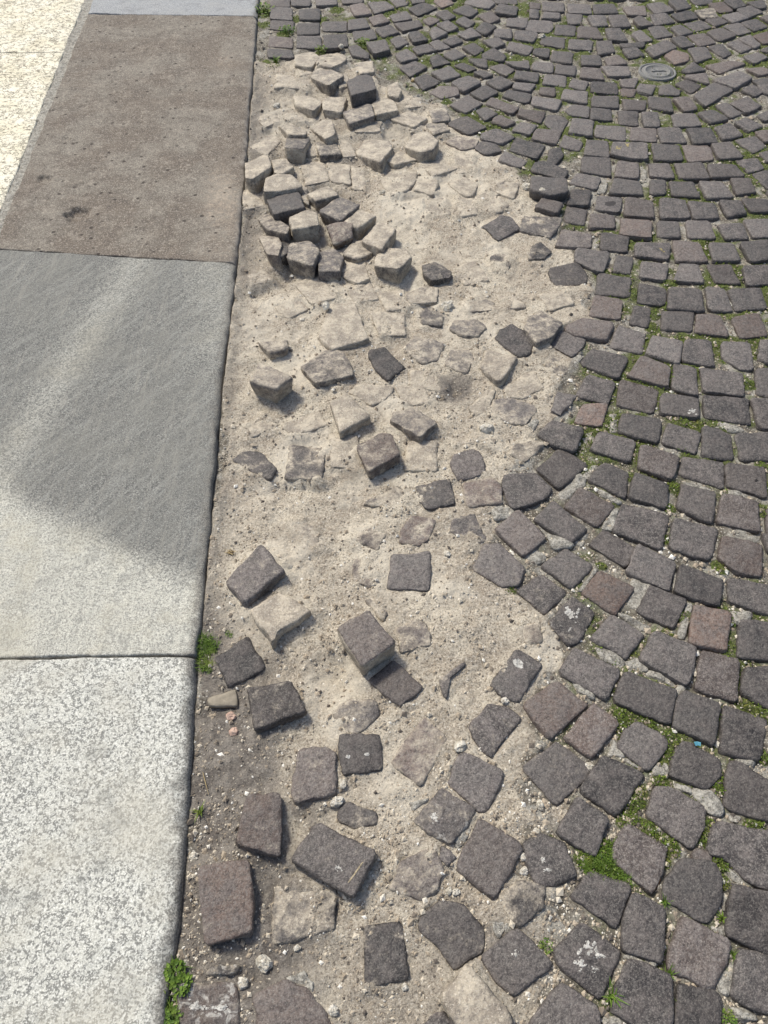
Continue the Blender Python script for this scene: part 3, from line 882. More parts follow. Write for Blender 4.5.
('c', "400,215 425,225 440,330 395,300", 16, 0, -.1, .6, 0, 0, ""),
('f', "60,110 200,60 260,120 120,150", 2, 0, -.05, .9, .4, 0, ""),
('f', "270,280 400,230 470,290 350,350", 2, 0, -.05, .95, .35, 0, ""),
('i', "370,330 600,240 640,330 440,390", 4, 0, -.05, .95, .3, 0, ""),
('g', "30,150 180,130 230,230 90,250", 4, 0, -.05, .95, .3, 0, ""),
('g', "230,190 380,180 400,290 280,300", 4, 0, -.05, .95, .3, 0, ""),
('h', "290,340 420,330 450,400 320,410", 2, 0, 0, .95, .35, 0, ""),
('h', "540,330 700,300 740,380 600,420", 2, 0, 0, .95, .35, 0, ""),
('d', "420,300 560,290 600,380 460,400", 2, 0, 0, .97, .4, 0, ""),
('j', "390,100 560,90 600,190 450,215", 3, 0, 0, .96, .35, 0, ""),
('d', "410,80 560,50 640,110 500,150", 6, 0, -.1, .95, .25, 0, ""),
('e', "20,150 130,150 160,250 40,260", 3, 0, 0, .9, .35, 0, ""),
]

# ------------------------------------------------------------------ helpers for objects
def tag(o, label=None, cat=None, group=None, kind=None):
    for k, v in (('label', label), ('category', cat), ('group', group), ('kind', kind)):
        if v: o[k] = v
    return o

def mesh_obj(name, verts, faces, mat, loc=(0, 0, 0), parent=None, smooth=True):
    me = bpy.data.meshes.new(name)
    me.from_pydata([tuple(v) for v in verts], [], faces)
    me.materials.append(mat)
    if smooth:
        me.polygons.foreach_set('use_smooth', [True] * len(me.polygons))
    me.update()
    o = bpy.data.objects.new(name, me)
    col.objects.link(o)
    o.location = loc
    if parent: o.parent = parent
    return o

def fast_mesh(name, V, F, mat, attrs=None, smooth=True):
    """V (n,3) array, F (m,k) array of equal sized faces"""
    me = bpy.data.meshes.new(name)
    m, k = F.shape
    me.vertices.add(len(V)); me.vertices.foreach_set('co', V.astype(np.float32).ravel())
    me.loops.add(m * k); me.loops.foreach_set('vertex_index', F.astype(np.int32).ravel())
    me.polygons.add(m); me.polygons.foreach_set('loop_start', np.arange(0, m * k, k, dtype=np.int32))
    me.polygons.foreach_set('use_smooth', np.full(m, smooth))
    for nm, a in (attrs or {}).items():
        at_ = me.attributes.new(nm, 'FLOAT', 'POINT'); at_.data.foreach_set('value', np.asarray(a, np.float32).ravel())
    me.materials.append(mat)
    me.update(calc_edges=True); me.validate()
    o = bpy.data.objects.new(name, me)
    col.objects.link(o)
    return o

def area2(P): return sum(P[i][0] * P[(i + 1) % len(P)][1] - P[(i + 1) % len(P)][0] * P[i][1] for i in range(len(P))) / 2

def inside(p, P):
    r = False
    for i in range(len(P)):
        a, b = P[i], P[(i + 1) % len(P)]
        if (a[1] > p[1]) != (b[1] > p[1]) and p[0] < (b[0] - a[0]) * (p[1] - a[1]) / (b[1] - a[1]) + a[0]: r = not r
    return r

class Stone:
    grow = 0.0042; side = 0.45; loose = False
    """a cobble: outline of its top face as a polygon lying on a (tilted) plane in the place"""
    def __init__(s, pts, z, sx=0, sy=0, depth=0.07, **kw):
        s.px = pts
        s.grow = kw.pop('grow', s.grow)
        s.cpx = (sum(p[0] for p in pts) / len(pts), sum(p[1] for p in pts) / len(pts))
        s.c = at(s.cpx[0], s.cpx[1], z); s.sx, s.sy, s.depth = sx, sy, depth
        s.poly = []
        for p in pts:
            d = ray(*p)
            t = (z - CAM_H - sx * s.c.x - sy * s.c.y) / (d.z - sx * d.x - sy * d.y)
            s.poly.append((d.x * t, d.y * t))
        if area2(s.poly) < 0: s.poly.reverse()
        for i, (x, y) in enumerate(s.poly):
            l = math.hypot(x - s.c.x, y - s.c.y); k = 1 + s.grow / max(l, .01)
            s.poly[i] = (s.c.x + (x - s.c.x) * k, s.c.y + (y - s.c.y) * k)
        s.area = area2(s.poly); s.areapx = abs(area2(pts))
        s.dust = s.tone = s.stain = s.cover = 0.0; s.phrase = ''; s.flags = ''
        s.__dict__.update(kw)
    def z(s, x, y): return s.c.z + s.sx * (x - s.c.x) + s.sy * (y - s.c.y)
    def mesh(s, rough=0.0014, n=30, seed=0):
        P = [Vector(p) for p in s.poly]
        r_ = random.Random(seed)
        # round the corners a little, then walk the outline in even steps
        Q = []
        L = len(P)
        for i in range(L):
            a, b, c = P[i - 1], P[i], P[(i + 1) % L]
            r1 = min(0.004 + 0.008 * r_.random() ** 2, 0.34 * (a - b).length); r2 = min(0.004 + 0.008 * r_.random() ** 2, 0.34 * (c - b).length)
            p0 = b + (a - b).normalized() * r1; p2 = b + (c - b).normalized() * r2
            for t in (0, 0.33, 0.67, 1):
                Q.append(p0.lerp(b, t).lerp(b.lerp(p2, t), t))
        seg = [(Q[(i + 1) % len(Q)] - Q[i]).length for i in range(len(Q))]
        tot = sum(seg); out = []; k = 0; acc = 0.0
        for i in range(n):
            d = tot * i / n
            while k < len(seg) - 1 and acc + seg[k] < d: acc += seg[k]; k += 1
            out.append(Q[k].lerp(Q[(k + 1) % len(Q)], (d - acc) / max(seg[k], 1e-9)))
        cx = sum(p.x for p in out) / n; cy = sum(p.y for p in out) / n
        N = Vector((-s.sx, -s.sy, 1)).normalized()
        V = []; F = []
        size = math.sqrt(s.area)
        dp = s.depth
        edge = 0.6 + 0.7 * r_.random()
        rings = [(-dp, .012), (-dp * .66, .005), (-dp * .34, .001), (-.012, -.0012), (-.0055, -.0004), (-.0022 * edge, .0006 * edge), (-.0006 * edge, .0024 * edge), (0.0003, .007)]
        rings = [(z, 'd', d) for z, d in rings] + [(.001, 'f', .66), (.0014, 'f', .44), (.0016, 'f', .22)]
        off = Vector((s.c.x * 3.1, s.c.y * 3.1, seed * 0.37))
        for ri, (dz, kind, q) in enumerate(rings):
            for p in out:
                v = Vector((p.x - cx, p.y - cy)); l = v.length
                if kind == 'd': q_ = max(0.80, 1 - q / l) if q > 0 else 1 - q / l
                else: q_ = q
                x, y = cx + v.x * q_, cy + v.y * q_
                base = Vector((x, y, s.z(x, y))) + N * dz
                nz = mnoise.noise(base * 34 + off); n2 = mnoise.noise(base * 95 + off); n3 = mnoise.noise(base * 17 + off * 2); n4 = mnoise.noise(base * 60 + off)
                k1 = rough * (1.5 * n3 + nz + 0.6 * n2)
                if kind == 'd' and ri < 6:
                    dirv = Vector((v.x, v.y, 0)).normalized()
                    base += dirv * (1.5 * k1 + 0.0014 * n2 + 0.0016 * n4) + N * (k1 * 0.8 if ri > 2 else 0)
                else:
                    base += N * k1 * 1.2
                V.append(base)
        m = len(rings)
        for r in range(m - 1):
            for i in range(n):
                F.append((r * n + i, r * n + (i + 1) % n, (r + 1) * n + (i + 1) % n, (r + 1) * n + i))
        cpt = Vector((cx, cy, s.z(cx, cy))) + N * 0.0016
        V.append(cpt); ci = len(V) - 1
        for i in range(n): F.append(((m - 1) * n + i, (m - 1) * n + (i + 1) % n, ci))
        F.append(tuple(range(n - 1, -1, -1)))
        return V, F
    def build(s, name, mat, **kw):
        V, F = s.mesh(**kw)
        base = Vector((s.c.x, s.c.y, s.c.z - s.depth))
        o = mesh_obj(name, [v - base for v in V], F, mat, base)
        s.V, s.F = V, F
        n = len(V); A = np.array([tuple(v) for v in V])
        top = A[:, 2] > s.z(A[:, 0], A[:, 1]) - 0.004
        d = np.where(top, s.dust, s.dust * s.side)
        if s.loose:                                   # sand clings to the stone just above the bed
            g = grid_at(Z, A[:, 0], A[:, 1])
            d = d + 0.26 * np.exp(-np.clip(A[:, 2] - g, 0, 1) / 0.005)
        for nm, v in (('dust', d), ('tone', np.full(n, s.tone)), ('stain', np.full(n, s.stain))):
            a_ = o.data.attributes.new(nm, 'FLOAT', 'POINT'); a_.data.foreach_set('value', np.asarray(v, np.float32))
        return o

# ------------------------------------------------------------------ collect the laid stones
laid = []
for tile, text in LAID.items():
    for line in text.strip().split('\n'):
        poly, _, opt = line.partition('#')
        pts = outline(tile, poly.strip())
        flags, _, phrase = opt.partition('=')
        c = (sum(p[0] for p in pts) / len(pts), sum(p[1] for p in pts) / len(pts))
        if any(abs(q.cpx[0] - c[0]) < 90 and abs(q.cpx[1] - c[1]) < 60 and (inside(c, q.px) or inside(q.cpx, pts)) for q in laid):
            continue
        z = rng.gauss(0, 0.0022) + (0.012 if 'h' in flags else 0.03 if 'H' in flags else 0) - (0.003 if 'd' in flags else 0)
        st = Stone(pts, z, rng.gauss(0, .018), rng.gauss(0, .018), 0.065, phrase=phrase.strip(), flags=flags)
        near = 0.0
        st.dust = 0.02 + 0.22 * rng.random() ** 2 + (0.10 if c[0] < 600 else 0)
        if 'd' in flags: st.dust = 0.42
        if 'D' in flags: st.dust = 0.62
        st.tone = 0.12 * rng.random() + (0.45 if 'b' in flags else 0.95 if 'B' in flags else 0) + (rng.uniform(.08, .36) if rng.random() < .30 else 0)
        st.stain = 0.55 if 'w' in flags else 0
        laid.append(st)
loose = []
for i, (tile, poly, z, sx, sy, dust, cover, tone, phrase) in enumerate(LOOSE):
    pts = outline(tile, poly)
    if 0 < z < 14: z *= 0.5
    if dust < .55 and z > 14: dust += .13
    if z > 24 and pts[0][1] < 290: z *= 0.82
    st = Stone(pts, z / 1000, sx, sy, 0.086, loose=True, grow=.0045 if pts[0][1] < 300 else .003, side=3.0 if 'tan sides' in phrase else 1.6 if 'brown front' in phrase else 0.86, dust=dust, cover=cover, tone=tone * .7, phrase=phrase)
    if 'white powdery' in phrase or 'encrusted' in phrase: st.stain = 0.75 if 'encr' in phrase else 0.6
    elif 'white band' in phrase or 'flecked' in phrase or 'white spot' in phrase or 'whitish' in phrase: st.stain = 0.5
    elif 'scratch' in phrase: st.stain = 0.25
    loose.append(st)

# paving that carries on beyond the picture: plain rows up to half a metre outside it
beyond = []
for iy in range(-3, 52):
    for ix in range(-2, 32):
        y = iy * 0.104 - 0.1; x = 0.32 + ix * 0.106 + (iy % 2) * 0.053 + rng.uniform(-.006, .006)
        y += 0.05 * math.sin(x * 2.2) + rng.uniform(-.005, .005)
        if y * CP + CAM_H * SP < 0.2: continue
        q = to_px((x, y, 0))
        if x > 2.6 or y > 5.0: continue
        if -40 < q[0] < W - 2 and -4 < q[1] < H - 4: continue
        if q[0] < 300 and q[1] > 0: continue
        if q[0] < 262 and q[1] <= 0: continue
        w, h = rng.uniform(.041, .047), rng.uniform(.040, .046)
        pts = [to_px((x + a * w + rng.uniform(-.004, .004), y + b * h + rng.uniform(-.004, .004), 0)) for a, b in ((-1, 1), (1, 1), (1, -1), (-1, -1))]
        s_ = Stone(pts, rng.gauss(0, .002), rng.gauss(0, .015), rng.gauss(0, .015), 0.065)
        if any(abs(t.c.x - s_.c.x) < .2 and abs(t.c.y - s_.c.y) < .2 and (poly_sdf(np.array([p[0] for p in s_.poly] + [s_.c.x]), np.array([p[1] for p in s_.poly] + [s_.c.y]), t.poly) < .002).any() for t in laid):
            continue
        s_.dust = 0.05 + .1 * rng.random(); s_.tone = .15 * rng.random()
        beyond.append(s_)

# ------------------------------------------------------------------ ground: one sheet of sand, grit and joint filling
def axis(parts):
    out = []
    for a, b, s in parts: out += list(np.arange(a, b - 1e-9, s))
    out.append(parts[-1][1]); return np.array(out)
gx = axis([(-2.0, -0.75, .03), (-0.75, 0.62, .0045), (0.62, 1.15, .006), (1.15, 2.7, .011)])
gy = axis([(-0.35, 1.5, .0045), (1.5, 2.6, .0065), (2.6, 4.2, .009), (4.2, 5.2, .02)])
X, Y = np.meshgrid(gx, gy)
SANDPX = [(255, 62), (300, 58), (345, 62), (372, 74), (392, 84), (418, 96), (440, 104), (462, 122), (478, 138), (500, 150), (512, 172), (530, 190), (548, 205),
          (552, 232), (572, 248), (580, 268), (592, 285), (590, 312), (582, 330), (574, 352), (566, 372), (560, 392), (566, 410), (540, 424), (536, 448),
          (515, 470), (488, 476), (492, 500), (500, 520), (496, 545), (502, 570), (515, 590), (545, 610), (552, 632), (558, 660), (535, 680), (520, 700), (520, 722),
          (528, 745), (524, 765), (540, 800), (560, 815), (545, 838), (522, 850), (520, 870), (540, 885), (545, 905), (560, 925), (562, 950), (556, 985), (530, 1020), (520, 1060),
          (500, 1200), (120, 1200), (165, 1000), (180, 860), (196, 690), (196, 655), (212, 490), (228, 330), (240, 210), (250, 100)]
sandpoly = [tuple(at(*p)[:2]) for p in SANDPX]
dsand = poly_sdf(X, Y, sandpoly)
sandm = sstep(0.025, -0.03, dsand + 0.05 * fbm(X, Y, 14, 4, 3))
heap = [tuple(at(*p)[:2]) for p in ((262, 80), (330, 60), (400, 90), (440, 140), (400, 170), (350, 175), (360, 210), (410, 262), (330, 285), (255, 290), (240, 220), (250, 140))]
heapm = sstep(0.08, -0.08, poly_sdf(X, Y, heap))
KERB_EDGE = [(263, -120), (258, 0), (257, 16), (250, 100), (245, 170), (240, 220), (236, 262), (228, 330), (220, 400), (212, 490), (203, 590), (196, 655), (193, 700), (188, 770), (182, 860), (176, 930), (168, 990), (163, 1040), (150, 1150)]
kerb_w = [at(px, py, 0.012) for px, py in KERB_EDGE]
ky = np.array([p.y for p in kerb_w])[::-1]; kx = np.array([p.x for p in kerb_w])[::-1]
dk = X - np.interp(Y, ky, kx)                       # metres to the right of the kerb edge
joint = -0.0115 + 0.008 * fbm(X, Y, 30, 4, 5) + 0.003 * vnoise(X, Y, 140, 8)
base = -0.006 + 0.014 * fbm(X, Y, 4.5, 3, 21) + 0.008 * fbm(X, Y, 22, 4, 31) + 0.0035 * fbm(X, Y, 95, 3, 41)
base += heapm * (0.014 * fbm(X, Y, 11, 4, 27) - 0.010)
base -= 0.012 * sstep(0.13, 0.02, dk) * sstep(0.9, 0.4, Y)
base += 0.011 * sstep(0.035, 0.0, dk + 0.015 * fbm(X, Y, 12, 3, 45)) * sstep(0.5, 1.0, Y)
Z = joint * (1 - sandm) + base * sandm
for px, py, r, dz in ((452, 388, 22, -.022), (334, 668, 22, -.020), (262, 590, 16, -.012), (385, 655, 14, -.008), (345, 440, 10, -.01), (405, 455, 9, -.014),
                      (262, 900, 10, -.012), (192, 905, 10, -.014), (505, 935, 12, -.016), (460, 975, 14, -.014), (225, 385, 18, .006), (470, 230, 40, .008),
                      (340, 185, 24, .016), (300, 300, 30, .008), (230, 760, 16, -.006), (455, 640, 45, .004), (420, 215, 30, .006)):
    c = at(px, py); e = at(px + r, py)
    R = (e - c).length
    Z += dz * np.exp(-((X - c.x) ** 2 + (Y - c.y) ** 2) / (2 * (0.55 * R) ** 2)) * (0.8 + 0.8 * fbm(X, Y, 40, 3, 51))
occ = np.full(X.shape, 9.0)

def window(s, m=0.05):
    xs = [p[0] for p in s.poly]; ys = [p[1] for p in s.poly]
    i0, i1 = np.searchsorted(gx, (min(xs) - m, max(xs) + m)); j0, j1 = np.searchsorted(gy, (min(ys) - m, max(ys) + m))
    return slice(j0, j1), slice(i0, i1)

for s in loose:
    w = window(s, 0.05); x, y = X[w], Y[w]
    if x.size == 0: continue
    d = poly_sdf(x, y, s.poly)
    pz = s.z(x, y)
    if s.c.z < 0.0135:
        k = sstep(0.030 + 0.02 * fbm(x, y, 30, 2, 9), -0.006, d)
        tgt = pz - 0.0065 + 0.0125 * s.cover + (0.012 if s.cover > 0.04 else 0.005) * fbm(x, y, 24, 4, 61) + .004 * vnoise(x, y, 110, 5)
        Z[w] = Z[w] * (1 - k) + tgt * k
    else:
        k = sstep(0.035, 0.0, d) * np.clip(0.4 * (pz - Z[w]), 0, 0.009)
        Z[w] += k
for s in laid + beyond + loose:
    w = window(s, 0.03); x, y = X[w], Y[w]
    if x.size == 0: continue
    d = poly_sdf(x, y, s.poly)
    occ[w] = np.minimum(occ[w], d)
    if s.cover < 0.04:
        lim = s.z(x, y) - 0.006 - 0.02 * sstep(-0.004, -0.015, d)
        Z[w] = np.where(d < 0.003, np.minimum(Z[w], lim), Z[w])
leftband = sstep(0.004, -0.004, dk)
Z = Z * (1 - leftband) + (-0.02) * leftband
PXX = W / 2 + FPX * X / (Y * CP + (CAM_H) * SP)
PYY = H / 2 - FPX * (Y * SP - CAM_H * CP) / np.maximum(Y * CP + CAM_H * SP, .05)
grey = 0.85 * sstep(560, 740, PYY) * sstep(340, 220, PXX) + 0.30 * heapm + 0.28 * sstep(780, 960, PYY) + 0.35 * sstep(0.10, 0.02, dk) * sstep(0.3, 0.6, sandm)
for px, py, r, v in ((455, 388, 26, .8), (262, 905, 22, .7), (195, 900, 20, .5), (505, 945, 30, .6), (265, 590, 22, .5), (310, 815, 30, .5)):
    c = at(px, py); R = (at(px + r, py) - c).length
    grey = np.maximum(grey, v * np.exp(-((X - c.x) ** 2 + (Y - c.y) ** 2) / (2 * (0.6 * R) ** 2)))
MOSS_SPOTS = [(623, 717, 14), (628, 730, 12), (648, 722, 9), (673, 737, 12), (671, 752, 8), (638, 797, 15), (628, 818, 12), (648, 827, 12), (668, 845, 13), (664, 858, 9), (706, 835, 10),
              (711, 822, 8), (721, 780, 10), (661, 781, 9), (763, 710, 12), (747, 704, 9), (765, 755, 9), (756, 826, 11), (723, 862, 11), (725, 880, 9), (600, 862, 17), (586, 858, 10), (616, 875, 14), (625, 883, 8), (608, 846, 8), (553, 842, 8), (675, 487, 9),
              (631, 475, 6), (637, 447, 6), (668, 537, 6), (723, 565, 9), (698, 424, 9), (684, 420, 7), (762, 508, 8), (763, 465, 7), (683, 616, 6), (668, 634, 8), (723, 606, 6),
              (734, 620, 6), (729, 643, 6), (720, 712, 8), (511, 588, 6), (602, 564, 6), (748, 381, 10), (635, 292, 7), (655, 312, 8), (653, 325, 8), (670, 305, 8), (671, 281, 8), (753, 352, 8),
              (753, 338, 7), (655, 478, 5), (671, 507, 6), (264, 12, 12), (266, 22, 9), (285, 32, 9), (275, 64, 8), (321, 50, 7), (363, 44, 7), (440, 84, 6), (447, 100, 6), (336, 8, 8), (322, 18, 7), (264, 60, 6), (296, 17, 7)]
mossn = fbm(X, Y, 9, 3, 71) + 0.5 * vnoise(X, Y, 40, 77)
moss = np.clip(0.40 + 1.4 * mossn, 0, 1) * (0.55 + 0.45 * sstep(520, 330, PYY)) * sstep(0.0, 0.06, dsand) * sstep(470, 620, PXX + 0.5 * (400 - np.minimum(PYY, 400)))
spot = np.zeros_like(moss)
for px, py, r in MOSS_SPOTS:
    c = at(px, py); R = (at(px + r, py) - c).length
    spot = np.maximum(spot, sstep(1.25 * R, 0.5 * R, np.hypot(X - c.x, Y - c.y) + R * 0.5 * vnoise(X, Y, 60, 13)))
moss = np.maximum(moss * 0.9, spot)
Z += np.where((occ > 0) & (sandm < .4), 0.004 * moss, 0)
nxn, nyn = len(gx), len(gy)
idx = np.arange(nxn * nyn).reshape(nyn, nxn)
F = np.stack([idx[:-1, :-1], idx[:-1, 1:], idx[1:, 1:], idx[1:, :-1]], -1).reshape(-1, 4)
V = np.stack([X, Y, Z], -1).reshape(-1, 3)
# outer skirt of the same sheet, out to the horizon
big = 120.0
n0 = len(V)
corn = [(gx[0], gy[0]), (gx[-1], gy[0]), (gx[-1], gy[-1]), (gx[0], gy[-1])]
far = [(-big, -big), (big, -big), (big, big), (-big, big)]
V = np.vstack([V, [(x, y, -0.02) for x, y in corn], [(x, y, -0.02) for x, y in far]])
F = np.vstack([F, [(n0 + i, n0 + 4 + i, n0 + 4 + (i + 1) % 4, n0 + (i + 1) % 4) for i in range(4)]])
pad = np.zeros(8)
ground = fast_mesh('ground', V, F, M_GROUND, {'sand': np.concatenate([sandm.ravel(), pad]), 'grey': np.concatenate([grey.ravel(), pad]), 'moss': np.concatenate([moss.ravel(), pad])})
tag(ground, 'pale sandy bed and gritty joints under the cobbles', 'ground', kind='structure')

def grid_at(A, x, y):
    i = np.clip(np.searchsorted(gx, x), 0, nxn - 1); j = np.clip(np.searchsorted(gy, y), 0, nyn - 1)
    return A[j, i]

def gz(x, y):
    i = min(max(np.searchsorted(gx, x) - 1, 0), nxn - 2); j = min(max(np.searchsorted(gy, y) - 1, 0), nyn - 2)
    tx = (x - gx[i]) / (gx[i + 1] - gx[i]); ty = (y - gy[j]) / (gy[j + 1] - gy[j])
    return (Z[j, i] * (1 - tx) + Z[j, i + 1] * tx) * (1 - ty) + (Z[j + 1, i] * (1 - tx) + Z[j + 1, i + 1] * tx) * ty

def on_ground(px, py):
    p = at(px, py, -0.01)
    for _ in range(3): p = at(px, py, gz(p.x, p.y))
    return p

# ------------------------------------------------------------------ granite kerb slabs and limestone pavement
KTOP = 0.010
LA, LB = at(88, 13, KTOP), at(2, 227, KTOP)
def kerb_left(y): return LA.x + (LB.x - LA.x) * (y - LA.y) / (LB.y - LA.y)
def kerb_right(y): return float(np.interp(y, ky, kx))

def spaced(L, step):
    e = [0, .002, .004, .007, .011, .016, .024]
    mid = list(np.linspace(.034, L - .034, max(3, int(L / step))))
    return np.array(e + mid + [L - t for t in reversed(e)])

def slab(name, left, right, back, front, mat, step, tone_fn, ztop=KTOP, rough=1.0, r_edge=0.0035, r_right=0.010, pits=(), seed=0):
    """a stone slab between two side lines (x of y) and two end lines (y of x)"""
    ym = (back(left(1.5)) + front(left(1.5))) / 2
    Wd = right(ym) - left(ym); Ld = back(right(ym)) - front(right(ym))
    us, vs = spaced(Wd, step) / Wd, spaced(Ld, step) / Ld
    U, Vv = np.meshgrid(us, vs)
    x = np.zeros_like(U); y = np.full_like(U, ym)
    fl, fr, fb, ff = (np.vectorize(f, otypes=[float]) for f in (left, right, back, front))
    for _ in range(4):
        y = ff(x) * (1 - Vv) + fb(x) * Vv
        x = fl(y) * (1 - U) + fr(y) * U
    wob = 0.007 * fbm(x, y, 16, 4, seed)
    dl, dr = U * Wd, (1 - U) * Wd
    de = np.minimum(Vv, 1 - Vv) * Ld
    x = x + np.where(U > .5, 1, -1) * wob * sstep(.05, 0, np.minimum(dl, dr))
    y = y + np.where(Vv > .5, 1, -1) * wob * sstep(.05, 0, de) * 0.6
    def rnd(d, r):
        t = np.clip(1 - d / r, 0, 1); return r * (1 - np.sqrt(1 - t * t))
    chip = 1 + 1.6 * np.clip(fbm(x, y, 14, 3, seed + 4) + .1, 0, 1)
    z = ztop - rnd(np.minimum(dl, de), r_edge) - rnd(dr, r_right * chip) + rough * (0.004 * fbm(x, y, 5, 3, seed + 7) + 0.0020 * fbm(x, y, 45, 3, seed + 9)) - sstep(.03, 0, dr) * (0.0015 + .007 * np.clip(fbm(x, y, 20, 4, seed + 3), 0, 1))
    for px, py, r, dz in pits:
        c = at(px, py, ztop); R = (at(px + r, py, ztop) - c).length
        q = np.hypot(x - c.x, y - c.y) / R + 0.5 * vnoise(x, y, 70, 3)
        z = z - dz * sstep(1.0, 0.65, q)
    qx = W / 2 + FPX * x / (y * CP + (CAM_H - z) * SP)
    qy = H / 2 - FPX * (y * SP - (CAM_H - z) * CP) / (y * CP + (CAM_H - z) * SP)
    st = tone_fn(qx, qy)
    ed = 1.1 * np.exp(-dr / 0.028) + 0.6 * np.exp(-de / 0.006) * (Ld > .3)
    n, m = U.shape
    idx = np.arange(n * m).reshape(n, m)
    Vt = np.stack([x, y, z], -1).reshape(-1, 3)
    Ft = np.stack([idx[:-1, :-1], idx[:-1, 1:], idx[1:, 1:], idx[1:, :-1]], -1).reshape(-1, 4)
    loop = list(idx[0, :]) + list(idx[1:, -1]) + list(idx[-1, -2::-1]) + list(idx[-2:0:-1, 0])
    k0 = len(Vt)
    low = Vt[loop].copy(); low[:, 2] = -0.14
    Vt = np.vstack([Vt, low])
    k = len(loop)
    sk = np.array([(loop[(i + 1) % k], loop[i], k0 + i, k0 + (i + 1) % k) for i in range(k)])
    Ft = np.vstack([Ft, sk])
    st = np.concatenate([st.ravel(), np.full(k, .5)]); ed = np.concatenate([ed.ravel(), np.ones(k)])
    return fast_mesh(name, Vt, Ft, mat, {'stain': st, 'edge': ed})  # 'stain' carries the slab's tone mask

def line_y(p, q):
    a, b = at(*p, KTOP), at(*q, KTOP)
    return lambda x: a.y + (b.y - a.y) * (x - a.x) / (b.x - a.x)
def off(f, d): return lambda t: f(t) + d
J1 = line_y((88, 13.5), (257, 16)); J2 = line_y((0, 249), (237, 263)); J3 = line_y((0, 658), (195, 655.5)); J4 = line_y((0, 1260), (160, 1260))
J0 = lambda x: J1(x) + 0.75
zero = lambda qx, qy: np.zeros_like(qx)

def tone_mid(qx, qy):  # mask of the darker grey above a soft diagonal line on the middle slab
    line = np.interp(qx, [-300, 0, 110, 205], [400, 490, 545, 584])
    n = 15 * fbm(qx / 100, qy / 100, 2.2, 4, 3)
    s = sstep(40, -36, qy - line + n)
    # paler streak running across the dark part
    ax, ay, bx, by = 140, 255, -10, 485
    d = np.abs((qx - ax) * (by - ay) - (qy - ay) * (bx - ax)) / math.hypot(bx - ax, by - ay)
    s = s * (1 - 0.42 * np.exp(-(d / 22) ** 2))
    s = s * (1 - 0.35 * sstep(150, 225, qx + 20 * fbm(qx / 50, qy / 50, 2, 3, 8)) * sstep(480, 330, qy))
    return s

def stain_brown(qx, qy):
    s = 0.62 * np.exp(-(((qx - 222) / 34) ** 2 + ((qy - 200) / 60) ** 2)) + 0.5 * np.exp(-(((qx - 222) / 30) ** 2 + ((qy - 62) / 22) ** 2)) + 0.3 * np.exp(-(((qx - 160) / 90) ** 2 + ((qy - 256) / 12) ** 2))
    return s

k1 = slab('kerb_slab', kerb_left, kerb_right, J0, off(J1, .0012), M_FAR, .02, zero, seed=1)
tag(k1, 'pale grey kerb slab at the far end, beyond the brown one', 'kerb slab', 'kerb slabs along the sidewalk')
k2 = slab('kerb_slab', kerb_left, kerb_right, off(J1, -.0012), off(J2, .001), M_BROWN, .006, stain_brown, pits=((76, 214, 13, .017), (46, 179, 9, .011), (220, 126, 6, .004), (121, 41, 3, .005), (116, 71, 3, .005), (186, 87, 3, .004), (112, 82, 3, .004), (66, 139, 4, .004), (141, 123, 3, .004), (96, 170, 4, .004)), seed=2, r_right=.010)
tag(k2, 'brown kerb slab with round pits and a dusty corner', 'kerb slab', 'kerb slabs along the sidewalk')
k3 = slab('kerb_slab', kerb_left, kerb_right, off(J2, -.001), off(J3, .0022), M_GREY, .008, tone_mid, seed=3, rough=1.3)
tag(k3, 'grey granite kerb slab, dark at the top and pale below', 'kerb slab', 'kerb slabs along the sidewalk')
k4 = slab('kerb_slab', kerb_left, kerb_right, off(J3, -.0022), J4, M_SPECK, .008, zero, seed=4, r_right=.014)
tag(k4, 'white and grey speckled granite kerb slab in the lower left corner', 'kerb slab', 'kerb slabs along the sidewalk')
TA, TB = at(84, 0, KTOP), at(-1, 213, KTOP)
def tile_right(y): return TA.x + (TB.x - TA.x) * (y - TA.y) / (TB.y - TA.y)
def tile_left(y): return tile_right(y) - 1.5
JT = line_y((0, 52.5), (66, 52)); JT2 = lambda x: JT(x) - 1.25; JT0 = lambda x: JT(x) + 1.2
t1 = slab('paving_slab', tile_left, tile_right, JT0, off(JT, .004), M_LIME, .02, zero, r_right=.004, r_edge=.004, rough=.6, seed=6)
tag(t1, 'cream limestone paving slab in the very top left corner', 'paving slab', 'cream limestone slabs of the sidewalk')
t2 = slab('paving_slab', tile_left, tile_right, off(JT, -.004), JT2, M_LIME, .02, zero, r_right=.004, r_edge=.004, rough=.6, seed=7)
tag(t2, 'cream limestone paving slab beside the brown kerb slab', 'paving slab', 'cream limestone slabs of the sidewalk')
ys_ = np.linspace(-1.0, 5.2, 500); us_ = np.linspace(0, 1, 7)
yy, uu = np.meshgrid(ys_, us_, indexing='ij')
xl, xr = np.vectorize(tile_right)(yy) - .006, np.vectorize(kerb_left)(yy) + .012
xx = xl * (1 - uu) + xr * uu
zz = 0.004 + .006 * fbm(xx, yy, 30, 3, 90)
ii = np.arange(yy.size).reshape(yy.shape)
ms = fast_mesh('path_joint', np.stack([xx, yy, zz], -1).reshape(-1, 3), np.stack([ii[:-1, :-1], ii[:-1, 1:], ii[1:, 1:], ii[1:, :-1]], -1).reshape(-1, 4), M_MORTAR)
tag(ms, 'grey mortar joint between the limestone and the kerb', 'joint', kind='structure')

